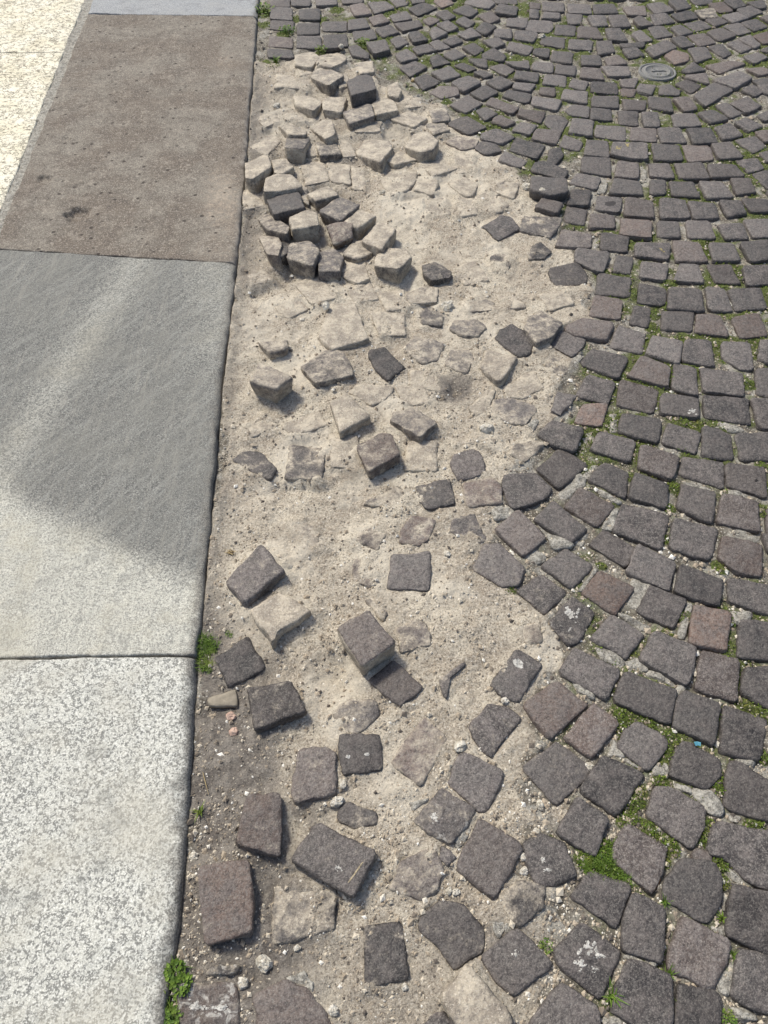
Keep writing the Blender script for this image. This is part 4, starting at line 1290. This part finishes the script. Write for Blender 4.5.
# ------------------------------------------------------------------ stones
landmarks = []      # (x, y, phrase)
laid.sort(key=lambda s: -s.areapx * (0.15 if not (0 < s.cpx[0] < W and 0 < s.cpx[1] < H) else 1))
near = laid[:300]
rest = laid[300:] + beyond
for k, s in enumerate(near):
    s.obj = s.build('cobblestone', M_COB, rough=0.0013, n=30 if s.areapx > 900 else 22, seed=k)
    s.obj['group'] = 'cobbles laid in the intact paving'; s.obj['category'] = 'cobblestone'
    if s.phrase: landmarks.append((s.c.x, s.c.y, s.phrase, s.obj))
for k, s in enumerate(loose):
    s.obj = s.build('loose_cobble', M_COB, rough=0.0013 if 'cube' in s.phrase or 'block' in s.phrase else 0.0021, n=42, seed=1000 + k)
    s.obj['group'] = 'loose and half buried cobbles in the sand'; s.obj['category'] = 'loose cobble'
    if s.phrase:
        s.obj['label'] = s.phrase
        landmarks.append((s.c.x, s.c.y, s.phrase, s.obj))
VV, FF, A = [], [], {'dust': [], 'tone': [], 'stain': []}
for k, s in enumerate(rest):
    v, f = s.mesh(rough=0.0013, n=16, seed=3000 + k)
    b = len(VV); VV += v; FF += [tuple(b + i for i in q) for q in f]
    for nm in A: A[nm] += [getattr(s, nm)] * len(v)
fo = mesh_obj('cobble_paving', VV, FF, M_COBG)
for nm in A:
    a_ = fo.data.attributes.new(nm, 'FLOAT', 'POINT'); a_.data.foreach_set('value', np.array(A[nm], np.float32))
tag(fo, 'small far dark cobbles laid in arcs with mossy joints', 'cobble paving', kind='stuff')

# marks that sit on single stones: thin patches laid onto the stone's surface, parts of that stone
from mathutils.bvhtree import BVHTree
M_WHITE = rough_mineral("white_mark", S(168, 165, 158), S(202, 199, 192), S(122, 118, 113))
M_OCHRE = rough_mineral("ochre_lichen", S(152, 138, 92), S(176, 164, 118), S(110, 100, 74))
M_BLACK = plain("black_spot", S(34, 32, 32), S(44, 42, 42), 60).m
M_VEIN = rough_mineral("pale_vein", S(156, 142, 116), S(182, 168, 140), S(130, 118, 98))
def patch(name, px, py, rx, ry, mat, rot=0.0, ragged=.45, seed=0):
    s = next((q for q in near + loose if inside((px, py), q.px)), None)
    if s is None: return
    bv = BVHTree.FromPolygons(s.V, s.F)
    V, F = [], []
    n = 12; cr, sr = math.cos(rot), math.sin(rot); r_ = random.Random(seed)
    flecks = [(0, 0, 1.0)] if ragged < .5 else [(0, 0, .42)] + [(r_.gauss(0, .48), r_.gauss(0, .48), r_.uniform(.07, .30)) for _ in range(16)]
    for fi, (fu, fv, fs) in enumerate(flecks):
        b = len(V)
        for k, f in enumerate((1.0, .55, .001)):
            for i in range(n):
                a = 2 * math.pi * i / n
                w = f * fs * (1 + ragged * (mnoise.noise(Vector((math.cos(a) * 1.8, math.sin(a) * 1.8, seed * 2.7 + fi))) + .6 * mnoise.noise(Vector((math.cos(a) * 5, math.sin(a) * 5, seed + fi)))))
                u, v = rx * (fu + w * math.cos(a)), ry * (fv + w * math.sin(a))
                q = at(px + u * cr - v * sr, py + u * sr + v * cr, s.c.z)
                hit = bv.ray_cast(Vector((q.x, q.y, .3)), Vector((0, 0, -1)))[0]
                z = hit.z if hit and hit.z > s.z(q.x, q.y) - .006 else s.z(q.x, q.y) - .008
                V.append(Vector((q.x, q.y, z + (.0005 if k else .0001))) - s.obj.location)
        for k in range(2):
            for i in range(n): F.append((b + k * n + (i + 1) % n, b + k * n + i, b + (k + 1) * n + i, b + (k + 1) * n + (i + 1) % n))
    mesh_obj(name, V, [f[::-1] for f in F], mat, parent=s.obj)
patch('white_spot', 518, 664, 6, 4, M_WHITE, .7, .3, 1)
patch('white_splash', 588, 946, 7, 9, M_WHITE, .4, .8, 2); patch('white_splash', 580, 963, 7, 5, M_WHITE, .2, .6, 3); patch('white_splash', 598, 955, 7, 5, M_WHITE, .6, .8, 4); patch('white_splash', 594, 969, 4, 3, M_WHITE, .2, .6, 5)
patch('white_splash', 693, 412, 5, 3, M_WHITE, .3, .6, 6)
patch('white_scuff', 543, 860, 3.5, 4, M_WHITE, .4, .9, 7); patch('white_scuff', 548, 870, 5, 3, M_WHITE, 0, .9, 8)
patch('black_spot', 756, 481, 1.6, 1.6, M_BLACK, 0, .2, 9)
patch('white_speck', 348, 757, 2.4, 1.8, M_WHITE, 0, .3, 10); patch('white_speck', 367, 755, 2.6, 1.8, M_WHITE, 0, .3, 11)
patch('white_speck', 338, 868, 3.2, 3.6, M_WHITE, 0, .8, 12); patch('white_speck', 335, 850, 7, 5, M_WHITE, 0, 1.0, 26) if False else None
patch('pale_vein', 356, 872, 15, .8, M_VEIN, -.95, .3, 13)
patch('white_patch', 434, 817, 6, 5, M_WHITE, .5, 1.1, 14)
patch('white_crust', 196, 1006, 9, 7, M_WHITE, 0, 1.1, 16); patch('white_crust', 221, 1008, 9, 7, M_WHITE, 0, 1.1, 17)
patch('yellow_lichen', 618, 148, 3.4, 2, M_OCHRE, 0, 1.0, 19); patch('yellow_lichen', 627, 145, 2.6, 2.4, M_OCHRE, 0, 1.0, 20)
patch('yellowish_scrape', 661, 250, 4, 1.0, M_OCHRE, .6, .6, 21)
patch('dark_stain', 610, 204, 6, 3, plain('dark_stain_tone', S(54, 51, 51), S(66, 63, 62), 60).m, 0, .3, 22)
patch('white_speck', 548, 954, 2.5, 3, M_WHITE, .3, .7, 23) if False else None
patch('white_speck', 515, 954, 3, 4, M_WHITE, .3, .8, 24); patch('pale_scuff', 570, 324, 6, 7, M_WHITE, .3, .9, 25) if False else None
patch('white_scuff', 571, 614, 7, 6, M_WHITE, -.6, .9, 27)

# ------------------------------------------------------------------ round iron cover among the cobbles
c0 = at(657.5, 71, -0.001); R0 = (at(676, 71, -0.001) - c0).length
mh = tag(bpy.data.objects.new('manhole_cover', None), 'small round iron cover set among the far cobbles', 'manhole cover')
col.objects.link(mh); mh.location = c0
def lathe(prof, n=64):
    V = []; F = []
    for r, z in prof:
        for i in range(n):
            a = 2 * math.pi * i / n; V.append((r * math.cos(a), r * math.sin(a), z))
    for k in range(len(prof) - 1):
        for i in range(n): F.append((k * n + i, k * n + (i + 1) % n, (k + 1) * n + (i + 1) % n, (k + 1) * n + i))
    return V, F
V, F = lathe([(R0, -.03), (R0, -.001), (R0 - .002, .0), (R0 * .88, .0), (R0 * .87, -.003)])
mesh_obj('frame', V, F, M_IRON, parent=mh)
V, F = lathe([(R0 * .85, -.03), (R0 * .85, -.003), (R0 * .83, -.001), (R0 * .70, -.001), (R0 * .69, .002), (R0 * .62, .002), (R0 * .61, -.001), (R0 * .3, -.001), (.001, -.001)])
lid = mesh_obj('lid', V, F, M_IRON, parent=mh)
def bar(pts, w, h, z0=-.002):
    V = []; F = []
    for i, p in enumerate(pts):
        a = Vector(pts[max(i - 1, 0)]); b = Vector(pts[min(i + 1, len(pts) - 1)])
        t = (b - a).normalized(); nrm = Vector((-t.y, t.x))
        for sgn in (-1, 1):
            for z in (z0, z0 + h): V.append((p[0] + nrm.x * w * sgn, p[1] + nrm.y * w * sgn, z))
    for i in range(len(pts) - 1):
        a, b = 4 * i, 4 * i + 4
        F += [(a + 1, a + 3, b + 3, b + 1), (a, a + 1, b + 1, b), (a + 3, a + 2, b + 2, b + 3)]
    return V, F
V, F = bar([(-.30 * R0, -.08 * R0), (-.12 * R0, .02 * R0), (.1 * R0, .0), (.3 * R0, .04 * R0), (.45 * R0, -.03 * R0)], .004, .005)
mesh_obj('handle', V, F, M_IRON, parent=lid, smooth=False)
landmarks.append((c0.x, c0.y, 'round iron cover', mh))

# ------------------------------------------------------------------ crumbled mortar lumps wedged in the joints
MORTAR = {'H': """345,390 400,320 430,300 460,315 455,340 385,400 370,418|450,300 490,260 535,240 520,275 470,315|465,340 500,345 540,370 600,405 590,415 540,385|530,510 570,440 595,435 570,520
265,490 300,520 400,570 410,580 340,590|410,570 490,510 480,540 450,585|225,610 260,580 300,580 290,620 240,655|100,430 140,410 175,440 160,470 110,475|560,60 590,55 590,125 560,130|445,140 495,120 500,165 455,200""",
'E': """75,425 150,450 200,490 180,525 110,470|200,490 240,475 290,520 210,530|225,150 300,175 250,270 205,265|165,290 260,330 310,345 300,375 250,350|400,590 440,585 420,640 390,720 370,740
440,250 470,255 440,380 410,370|620,280 690,290 680,330 640,330|10,200 75,115 85,125 30,200|390,140 415,140 410,195 385,195|290,520 340,540 400,570 395,590 300,545""",
'C': """305,350 345,320 370,330 370,375 315,380|465,430 540,450 600,520 580,545 530,530 470,460|595,525 660,550 650,570 620,565|390,410 460,430 460,455 400,435|150,240 190,285 190,310 130,300|640,315 700,310 710,345 670,340|200,310 260,345 265,360 215,335""",
'A': """560,600 620,520 645,530 630,620 590,650|545,385 600,375 610,410 570,420|640,710 720,730 730,755 660,750|590,240 610,260 605,320 585,300|215,490 280,520 285,540 210,510|610,150 660,190 655,210 625,195|285,505 320,525 315,540 285,525|120,735 190,745 200,770 120,775""",
'G': """540,95 600,90 680,115 660,130 560,110|605,360 720,385 715,405 610,375|590,530 740,550 735,575 640,560|430,325 550,355 540,365 440,340|0,300 40,310 35,345 0,350""",
'w': "480,270 520,255 545,300 510,370 460,410 450,370|175,130 290,110 270,135 195,190", 'ab': "320,145 380,140 395,190 360,235 325,215|390,165 450,170 420,220 395,215", 'l': "490,510 555,490 560,550 520,560",
'y': "230,500 320,455 375,530 370,590 310,540", 'k': "520,450 580,390 600,420 570,475", 'L': "460,360 485,350 475,410 440,410|325,130 365,125 335,170|480,110 515,110 505,155 465,160", 'K': "155,25 180,25 190,100 155,105",
'F': "225,30 300,10 290,70 245,95|500,430 560,440 620,490 600,510 540,480|415,560 490,600 495,630 440,610", 'J': "410,355 450,330 460,345 430,375", 'N': "240,500 290,470 305,490 270,530|130,120 190,125 210,150 180,195"}
lumps = []
for tile, text in MORTAR.items():
    for poly in text.replace('\n', '|').split('|'):
        pts = outline(tile, poly)
        c = on_ground(sum(p[0] for p in pts) / len(pts), sum(p[1] for p in pts) / len(pts))
        s = Stone(pts, max(c.z + 0.003, -0.010) if c.z < 0.004 else c.z + .003, rng.gauss(0, .03), rng.gauss(0, .03), 0.03)
        V, F = s.mesh(rough=0.0042, n=26, seed=500 + len(lumps))
        b = Vector((s.c.x, s.c.y, s.c.z - .03))
        s.obj = mesh_obj('mortar_lump', [v - b for v in V], F, M_MORTAR, b)
        s.obj['group'] = 'lumps of old mortar in the joints'; s.obj['category'] = 'mortar lump'
        lumps.append(s)

# ------------------------------------------------------------------ larger pebbles lying loose
def pebble_mesh(r, seed, flat=.7):
    n, m = 12, 7; V = []; F = []
    ax = Vector((1, .75 + .2 * random.Random(seed).random(), flat))
    for j in range(1, m):
        t = math.pi * j / m
        for i in range(n):
            p = 2 * math.pi * i / n
            d = Vector((math.sin(t) * math.cos(p), math.sin(t) * math.sin(p), math.cos(t)))
            k = 1 + .42 * mnoise.noise(d * 1.5 + Vector((seed * 3.3, 0, 0))) + .30 * mnoise.noise(d * 3.3 + Vector((0, seed * 1.7, 0)))
            V.append(Vector((d.x * ax.x, d.y * ax.y, d.z * ax.z)) * r * k)
    V += [Vector((0, 0, r * flat)), Vector((0, 0, -r * flat))]
    for j in range(m - 2):
        for i in range(n): F.append((j * n + i, (j + 1) * n + i, (j + 1) * n + (i + 1) % n, j * n + (i + 1) % n))
    for i in range(n):
        F.append((len(V) - 2, i, (i + 1) % n)); F.append((len(V) - 1, (m - 2) * n + (i + 1) % n, (m - 2) * n + i))
    return V, F
PEB = [(264, 963, 9, 'w', 'largest white pebble near the bottom'), (243, 984, 6, 'w', 'white pebble beside the white encrusted cobble'), (337, 802, 7, 'w', 'white pebble just above the largest dark loose slab'), (540, 805, 5, 'w', 'oval white pebble in the sand by the paving'),
       (536, 832, 4, 'w', 'tiny white pebble above the scuffed cobble'), (589, 767, 5, 'w', 'white pebble between the ridged and brown cobbles'), (717, 745, 4, 'w', 'white pebble in the joint right of the blue chip'), (460, 747, 7, 'w', 'cream pebble above the dark cobble in the sand'), (194, 857, 5, 'w', 'white pebble by the kerb foot near the brown block'),
       (231, 717, 5, 'p', 'upper of two pinkish pebbles by the kerb'), (234, 732, 5, 'p', 'lower of two pinkish pebbles by the kerb'), (332, 1011, 6, 'w', 'cream pebble beside the rusty edged cobble'), (297, 948, 4, 'w', 'thin pale pebble on the dusty flat cobble'), (487, 429, 7, 'w', 'pale pebble by the swept stones at the sand edge'),
       (526, 188, 5, 'w', 'white pebble left of the tall raised cobble'), (542, 192, 4, 'w', 'white pebble on the foot of the raised cobble'), (405, 987, 4, 'w', 'white pebble below the narrow grey cobble'), (326, 307, 5, 'w', 'pale pebble on top of the widest block'), (505, 701, 4, 'w', 'white pebble below the white spotted cobble'),
       (277, 107, 4, 'w', 'pale pebble in the gutter dirt at the top'), (447, 554, 4, 'w', 'round tan pebble alone in the middle sand'), (382, 193, 3, 'w', 'tiny white pebble in the pale upper sand'), (447, 308, 7, 'w', 'oval speckled pebble in the upper sand'), (342, 785, 5, 'w', 'pale oblong pebble under the square dark cobble'),
       (449, 891, 4, 'w', 'left of two tiny white chips'), (456, 892, 4, 'w', 'right of two tiny white chips'), (523, 857, 4, 'w', 'round white pebble left of the scuffed cobble'), (524, 871, 5, 'w', 'cream pebble below the round white one'), (528, 27, 3, 'w', 'white chip in the joint near the top edge'), (341, 47, 3, 'w', 'white chip on the dark top cobble'), (541, 38, 4, 'w', 'white wedge pebble in a far joint')]
for k, (px, py, r, kind, lab) in enumerate(PEB):
    p = on_ground(px, py); R = (at(px + r, py) - at(px, py)).length
    if (px, py) == (542, 192): p = at(px, py, .022)
    if (px, py) == (326, 307): p = at(px, py, .018)
    if (px, py) == (341, 47): p = at(px, py, .003)
    V, F = pebble_mesh(R, k + 1)
    o = mesh_obj('pebble', V, F, M_PINK if kind == 'p' else M_PEBBLE, p + Vector((0, 0, R * .2)), smooth=False)
    o.rotation_euler = (rng.uniform(-.3, .3), rng.uniform(-.3, .3), rng.uniform(0, 6))
    tag(o, lab, 'pebble', 'pebbles lying in the sand and joints')
fr = Stone(outline('o', "105,650 265,600 275,690 120,690"), .002, 0, 0, .02)
V, F = fr.mesh(rough=.001, n=24, seed=77); b = Vector((fr.c.x, fr.c.y, fr.c.z - .02))
o = mesh_obj('stone_fragment', [v - b for v in V], F, plain("dull_brown_fragment", S(126, 118, 104), S(148, 139, 124), 70).m, b)
tag(o, 'small oblong stone fragment below the grey cobble at the kerb', 'stone fragment')

# ------------------------------------------------------------------ loose grit (uncountable): one object
npr = np.random.RandomState(5)
def px_world(px, py):
    u = (px - W / 2) / FPX; v = (H / 2 - py) / FPX
    dx, dy, dz = u, CP + v * SP, -SP + v * CP
    t = (-0.008 - CAM_H) / dz
    return dx * t, dy * t
def scatter(n):
    px = npr.uniform(150, 790, n); py = npr.uniform(-10, 1050, n)
    x, y = px_world(px, py)
    return px, py, x, y
GV = []; 
octa = np.array([(1, 0, 0), (0, 1, 0), (-1, 0, 0), (0, -1, 0), (0, 0, 1), (0, 0, -1)], float)
octf = np.array([(0, 1, 4), (1, 2, 4), (2, 3, 4), (3, 0, 4), (1, 0, 5), (2, 1, 5), (3, 2, 5), (0, 3, 5)])
px, py, x, y = scatter(90000)
oc = grid_at(occ, x, y); sm = grid_at(sandm, x, y); zz = grid_at(Z, x, y); kr = x - np.interp(y, ky, kx)
keep = (kr > .004) & (((sm > .5) & (npr.rand(len(x)) < .28 + .5 * (fbm(x, y, 8, 3, 99) > .08) + .3 * grid_at(heapm, x, y))) | ((sm <= .5) & (oc > .0005) & (npr.rand(len(x)) < .75)))
x, y, zz, sm = x[keep], y[keep], zz[keep], sm[keep]
n = len(x)
size = np.where(npr.rand(n) < .035, npr.uniform(.003, .007, n), np.clip(np.exp(npr.normal(-6.35, .50, n)), .0008, .006)) * (1 + .25 * (sm < .5)) * (1 + .12 * y)
ang = npr.uniform(0, 6.28, n); ca, sa = np.cos(ang), np.sin(ang)
P = octa[None] * (1 + npr.uniform(-.35, .35, (n, 6, 1))) * size[:, None, None] * np.stack([np.ones(n), npr.uniform(.6, 1, n), npr.uniform(.5, .8, n)], -1)[:, None]
PX_ = P[..., 0] * ca[:, None] - P[..., 1] * sa[:, None] + x[:, None]; PY_ = P[..., 0] * sa[:, None] + P[..., 1] * ca[:, None] + y[:, None]
PZ_ = P[..., 2] + (zz + size * .25)[:, None]
V = np.stack([PX_, PY_, PZ_], -1).reshape(-1, 3)
F = (octf[None] + 6 * np.arange(n)[:, None, None]).reshape(-1, 3)
g = fast_mesh('gravel', V, F, M_GRAVEL, smooth=False)
tag(g, 'fine loose grit and chips strewn over the sand and joints', 'gravel', kind='stuff')

# ------------------------------------------------------------------ moss in the joints (uncountable): one object
px, py, x, y = scatter(420000)
oc = grid_at(occ, x, y); ms_ = grid_at(moss, x, y); sp_ = grid_at(spot, x, y); zz = grid_at(Z, x, y); kr = x - np.interp(y, ky, kx)
pr = np.where(sp_ > .3, 0.9 * sp_, 0.6 * sstep(.22, .75, ms_))
keep = (oc > -.001) & (kr > 0) & (npr.rand(len(x)) < pr)
x, y, zz, sp_ = x[keep], y[keep], zz[keep], sp_[keep]
n = min(len(x), 80000); x, y, zz, sp_ = x[:n], y[:n], zz[:n], sp_[:n]
s1 = npr.uniform(.0012, .0028, n) * (.9 + .22 * y)
d = npr.normal(size=(n, 3)); d[:, 2] = np.abs(d[:, 2]) * .9 + .25; d /= np.linalg.norm(d, axis=1)[:, None]
e = np.cross(d, npr.normal(size=(n, 3))); e /= np.linalg.norm(e, axis=1)[:, None]
b0 = np.stack([x, y, zz + npr.uniform(0, .004, n) + .003 * sp_], -1)
V = np.stack([b0, b0 + d * s1[:, None] + e * s1[:, None] * .6, b0 + d * s1[:, None] * 2.1, b0 + d * s1[:, None] - e * s1[:, None] * .6], 1).reshape(-1, 3)
F = np.arange(4 * n).reshape(-1, 4)
mo = fast_mesh('moss', V, F, M_MOSS, smooth=False)
tag(mo, 'low green moss filling the joints between the cobbles', 'moss', kind='stuff')

# ------------------------------------------------------------------ weeds
def blades(n, h, spread, seed, w=.0016):
    r = random.Random(seed); V = []; F = []
    for k in range(n):
        a = r.uniform(0, 2 * math.pi); lean = r.uniform(.25, 1.1); L = h * r.uniform(.55, 1.1); ww = w * r.uniform(.7, 1.3)
        bx, by = r.uniform(-1, 1) * spread * .3, r.uniform(-1, 1) * spread * .3
        side = Vector((-math.sin(a), math.cos(a), 0)); b = len(V)
        for i in range(5):
            t = i / 4; out = lean * L * t * t * .75 + lean * L * t * .35; up = L * t * (1 - .35 * lean * t)
            c = Vector((bx + math.cos(a) * out, by + math.sin(a) * out, up)); q = ww * (1 - t) ** .6 if i < 4 else .0001
            V += [c + side * q, c - side * q]
            if i: F.append((b + 2 * i - 2, b + 2 * i - 1, b + 2 * i + 1, b + 2 * i))
    return V, F
def leafy(n, leaf, radius, height, seed):
    r = random.Random(seed); V = []; F = []
    for k in range(n):
        a = r.uniform(0, 2 * math.pi); q = radius * math.sqrt(r.random()); z = height * r.random() * (1 - .6 * (q / radius) ** 2)
        c = Vector((q * math.cos(a), q * math.sin(a), z + .002))
        d = Vector((math.cos(a + r.gauss(0, .8)), math.sin(a + r.gauss(0, .8)), r.uniform(-.1, .7))).normalized()
        s = d.cross(Vector((0, 0, 1))).normalized(); u = s.cross(d); l = leaf * r.uniform(.6, 1.2); b = len(V)
        V += [c, c + d * l * .35 + s * l * .33 + u * l * .08, c + d * l * .75 + s * l * .27 + u * l * .05, c + d * l, c + d * l * .75 - s * l * .27 + u * l * .05, c + d * l * .35 - s * l * .33 + u * l * .08, c + d * l * .55 - u * l * .06]
        F += [(b, b + 1, b + 6), (b + 1, b + 2, b + 6), (b + 2, b + 3, b + 6), (b + 3, b + 4, b + 6), (b + 4, b + 5, b + 6), (b + 5, b, b + 6)]
    return V, F
WEEDS = [(611, 996, 13, 'g', 'longest bladed grass tuft at the lower edge'), (667, 975, 10, 'g', 'grass tuft with flat blades under the big joint cross'), (722, 919, 10, 's', 'star shaped weed beside a mortar lump'), (664, 902, 9, 'g', 'grass tuft just below the dry leaf'), (678, 1008, 9, 'g', 'grass tuft in the lowest narrow joint'),
         (728, 1019, 8, 'l', 'mossy weed at the bottom right edge'), (733, 955, 7, 'g', 'thin grass tuft above the pale long mortar lump'), (545, 946, 7, 'l', 'small green weed above the dark cobble by the pale block'), (682, 451, 7, 's', 'small star weed in the middle of the paving'), (201, 812, 9, 'g', 'lone grass tuft by the speckled kerb slab'),
         (264, 12, 10, 'l', 'green tuft at the far end of the brown kerb slab'), (287, 32, 8, 'l', 'low green weed in the topmost joint'), (321, 50, 6, 'l', 'low weed below the dark top cobbles'), (276, 63, 7, 'g', 'sparse weed where the sand begins'), (41, 134, 4, 'l', 'tiny weed in the limestone joint'), (231, 553, 8, 'd', 'dry yellowish tuft beside the raised dark cobble'),
         (230, 634, 4, 'l', 'tiny sprig above the grey cobble at the kerb'), (363, 44, 7, 'l', 'low weed above the hollow at the top'), (412, 82, 5, 'd', 'yellowish sprig at the upper hollow edge')]
for k, (px, py, r, kind, lab) in enumerate(WEEDS):
    p = on_ground(px, py); R = (at(px + r, py) - at(px, py)).length
    if kind == 'l':
        V, F = leafy(46, R * .34, R, R * .6, k); v2, f2 = blades(30, R * .75, R * 1.6, k, R * .05)
        F += [tuple(i + len(V) for i in t) for t in f2]; V += v2
    elif kind == 's': V, F = blades(22, R * .9, R * .3, k, R * .13)
    elif kind == 'd': V, F = blades(26, R * .8, R, k, R * .06)
    else: V, F = blades(26, R * 1.2, R * .6, k, R * .075)
    o = mesh_obj('weed_tuft', V, F, M_DRY if kind == 'd' else M_LEAF, p + Vector((0, 0, -.001)), smooth=False)
    tag(o, lab, 'weed', 'weeds growing in the joints')
    if k in (2, 8): landmarks.append((p.x, p.y, 'star shaped weed' if k == 2 else 'small star weed', o))
def clump(name, lab, spots, leaf, h):
    V, F = [], []
    b0 = on_ground(*spots[0][:2])
    for k, (px, py, r) in enumerate(spots):
        p = on_ground(px, py); R = (at(px + r, py) - at(px, py)).length
        v, f = leafy(int(50 + 7 * r), leaf, R, h, k + 40) if h > .02 else ([], [])
        v2, f2 = blades(int(26 + (0 if h > .02 else 16 * r)), h * 1.1, R * 2.6, k + 80, .0008 if h > .02 else .0007)
        f = f + [tuple(i + len(v) for i in t) for t in f2]; v = v + v2
        n0 = len(V); V += [q + (p - b0) for q in v]; F += [tuple(n0 + i for i in t) for t in f]
    return tag(mesh_obj(name, V, F, M_LEAF, b0, smooth=False), lab, 'weed', 'weeds growing in the joints')
clump('weed_tuft', 'bushy leafy weed in the gutter at the bottom of the kerb', [(176, 972, 9), (183, 985, 8), (170, 995, 11), (163, 1014, 10), (176, 1016, 8)], .0075, .021)
clump('weed_tuft', 'upright moss clump at the joint of the two light kerb slabs', [(206, 642, 8), (212, 648, 8), (205, 656, 9), (207, 667, 8)], .0055, .014)
clump('weed_tuft', 'largest bright green moss cushion right of the scuffed cobble', [(592, 862, 10), (603, 858, 11), (606, 868, 12), (618, 876, 11), (585, 866, 8), (609, 848, 8), (625, 882, 7)], .0048, .010)

def stalk(name, px1, py1, px2, py2, lab, cat, w, mat, lift):
    a, b = on_ground(px1, py1), on_ground(px2, py2)
    pts = []
    for i in range(9):
        t = i / 8; q = a.lerp(b, t); q.z = a.z * (1 - t) + b.z * t + lift * math.sin(math.pi * t) + .003
        pts.append(q - a)
    side = (b - a).cross(Vector((0, 0, 1))).normalized(); V, F = [], []
    for i, q in enumerate(pts):
        ww = w * (.35 + math.sin(math.pi * min(.95, i / 8 + .05)))
        V += [q + side * ww, q + Vector((0, 0, ww * .5)), q - side * ww, q - Vector((0, 0, ww * .4))]
        if i:
            for j in range(4): F.append((4 * i - 4 + j, 4 * i - 4 + (j + 1) % 4, 4 * i + (j + 1) % 4, 4 * i + j))
    return tag(mesh_obj(name, V, F, mat, a), lab, cat)
stalk('dry_leaf', 651, 893, 661, 874, 'curled dry brown leaf lying in a joint', 'dry leaf', .0028, plain('dry_leaf_brown', S(128, 88, 58), S(168, 128, 88), 80).m, .006)
stalk('straw_stalk', 153, 990, 169, 1016, 'pale straw stalk across the leafy weed', 'straw', .0008, M_DRY, .022)
stalk('straw_stalk', 203, 772, 209, 795, 'pale straw stalk by the lone grass tuft', 'straw', .0006, M_DRY, .003)
ch = at(697.5, 744, .003)
V, F = bar([(-.006, 0), (0, .001), (.006, -.001)], .004, .0012, 0)
V = [Vector(v) for v in V]; F += [(0, 1, 3, 2), (8, 10, 11, 9), (0, 2, 6, 4), (4, 6, 10, 8)]
o = mesh_obj('paint_chip', V, F, plain('faded_blue_paint', S(62, 120, 140), S(98, 150, 164), 90).m, ch, smooth=False)
tag(o, 'small faded blue paint chip on a dark cobble', 'paint chip')

# ------------------------------------------------------------------ descriptions: each cobble is named from the nearest stone that can be told apart
DIRS = ['right of', 'above-right of', 'above', 'above-left of', 'left of', 'below-left of', 'below', 'below-right of']
ORD = ['', 'second', 'third', 'fourth', 'fifth', 'sixth', 'seventh', 'eighth', 'ninth', 'tenth', 'eleventh', 'twelfth', 'thirteenth', 'fourteenth', 'fifteenth', 'sixteenth', 'seventeenth', 'eighteenth', 'nineteenth', 'twentieth']
def describe(items, word):
    byk = {}
    for s in items:
        if s.obj.get('label'): continue
        best = min((l for l in landmarks if l[3] is not s.obj), key=lambda l: (l[0] - s.c.x) ** 2 + (l[1] - s.c.y) ** 2)
        lx, ly = to_px((best[0], best[1], 0)); q = to_px((s.c.x, s.c.y, 0))
        a = math.atan2(ly - q[1], (q[0] - lx) * .75)
        k = int(round(a / (math.pi / 4))) % 8
        byk.setdefault((best[2], k), []).append(((best[0] - s.c.x) ** 2 + (best[1] - s.c.y) ** 2, s))
    for (ph, k), lst in byk.items():
        lst.sort(key=lambda t: t[0])
        kinds = {}
        for _, s in lst: kinds.setdefault(word(s), []).append(s)
        for w_, ss in kinds.items():
            for i, s in enumerate(ss):
                first = '' if len(ss) == 1 else 'nearest ' if i == 0 else ORD[min(i, 19)] + ' '
                s.obj['label'] = f"{first}{w_} {DIRS[k]} the {ph}"
def short(p):
    w = p.split()
    for stop in ('beside', 'alone', 'with', 'near', 'in', 'at', 'by', 'under', 'above', 'left', 'nearest', 'leaning', 'tipped', 'below', 'just', 'lying', 'bordering', 'resting', 'leaning'):
        if stop in w and w.index(stop) >= 3 and len(w) > 9: w = w[:w.index(stop)]
    return ' '.join(w)
for s in near:
    if s.phrase:
        s.obj['label'] = (s.phrase + (' in the intact paving' if len(s.phrase.split()) < 7 and 'sand' not in s.phrase else ''))
landmarks = [(a, b, short(c), d) for a, b, c, d in landmarks]
landmarks = [l for l in landmarks if len(l[2].split()) <= 9 and sum(m[2] == l[2] for m in landmarks) == 1]
describe(near, lambda s: ('brown cobble' if s.tone > .4 else 'dusty grey cobble' if s.dust > .35 else 'dark cobble'))
describe(loose, lambda s: ('half-buried ' if s.cover >= .3 else '') + ('tan dusty cobble' if s.dust > .7 else 'brownish cobble' if s.tone > .3 else 'dusty grey cobble' if s.dust > .4 else 'dark cobble'))
describe(lumps, lambda s: 'mortar lump')
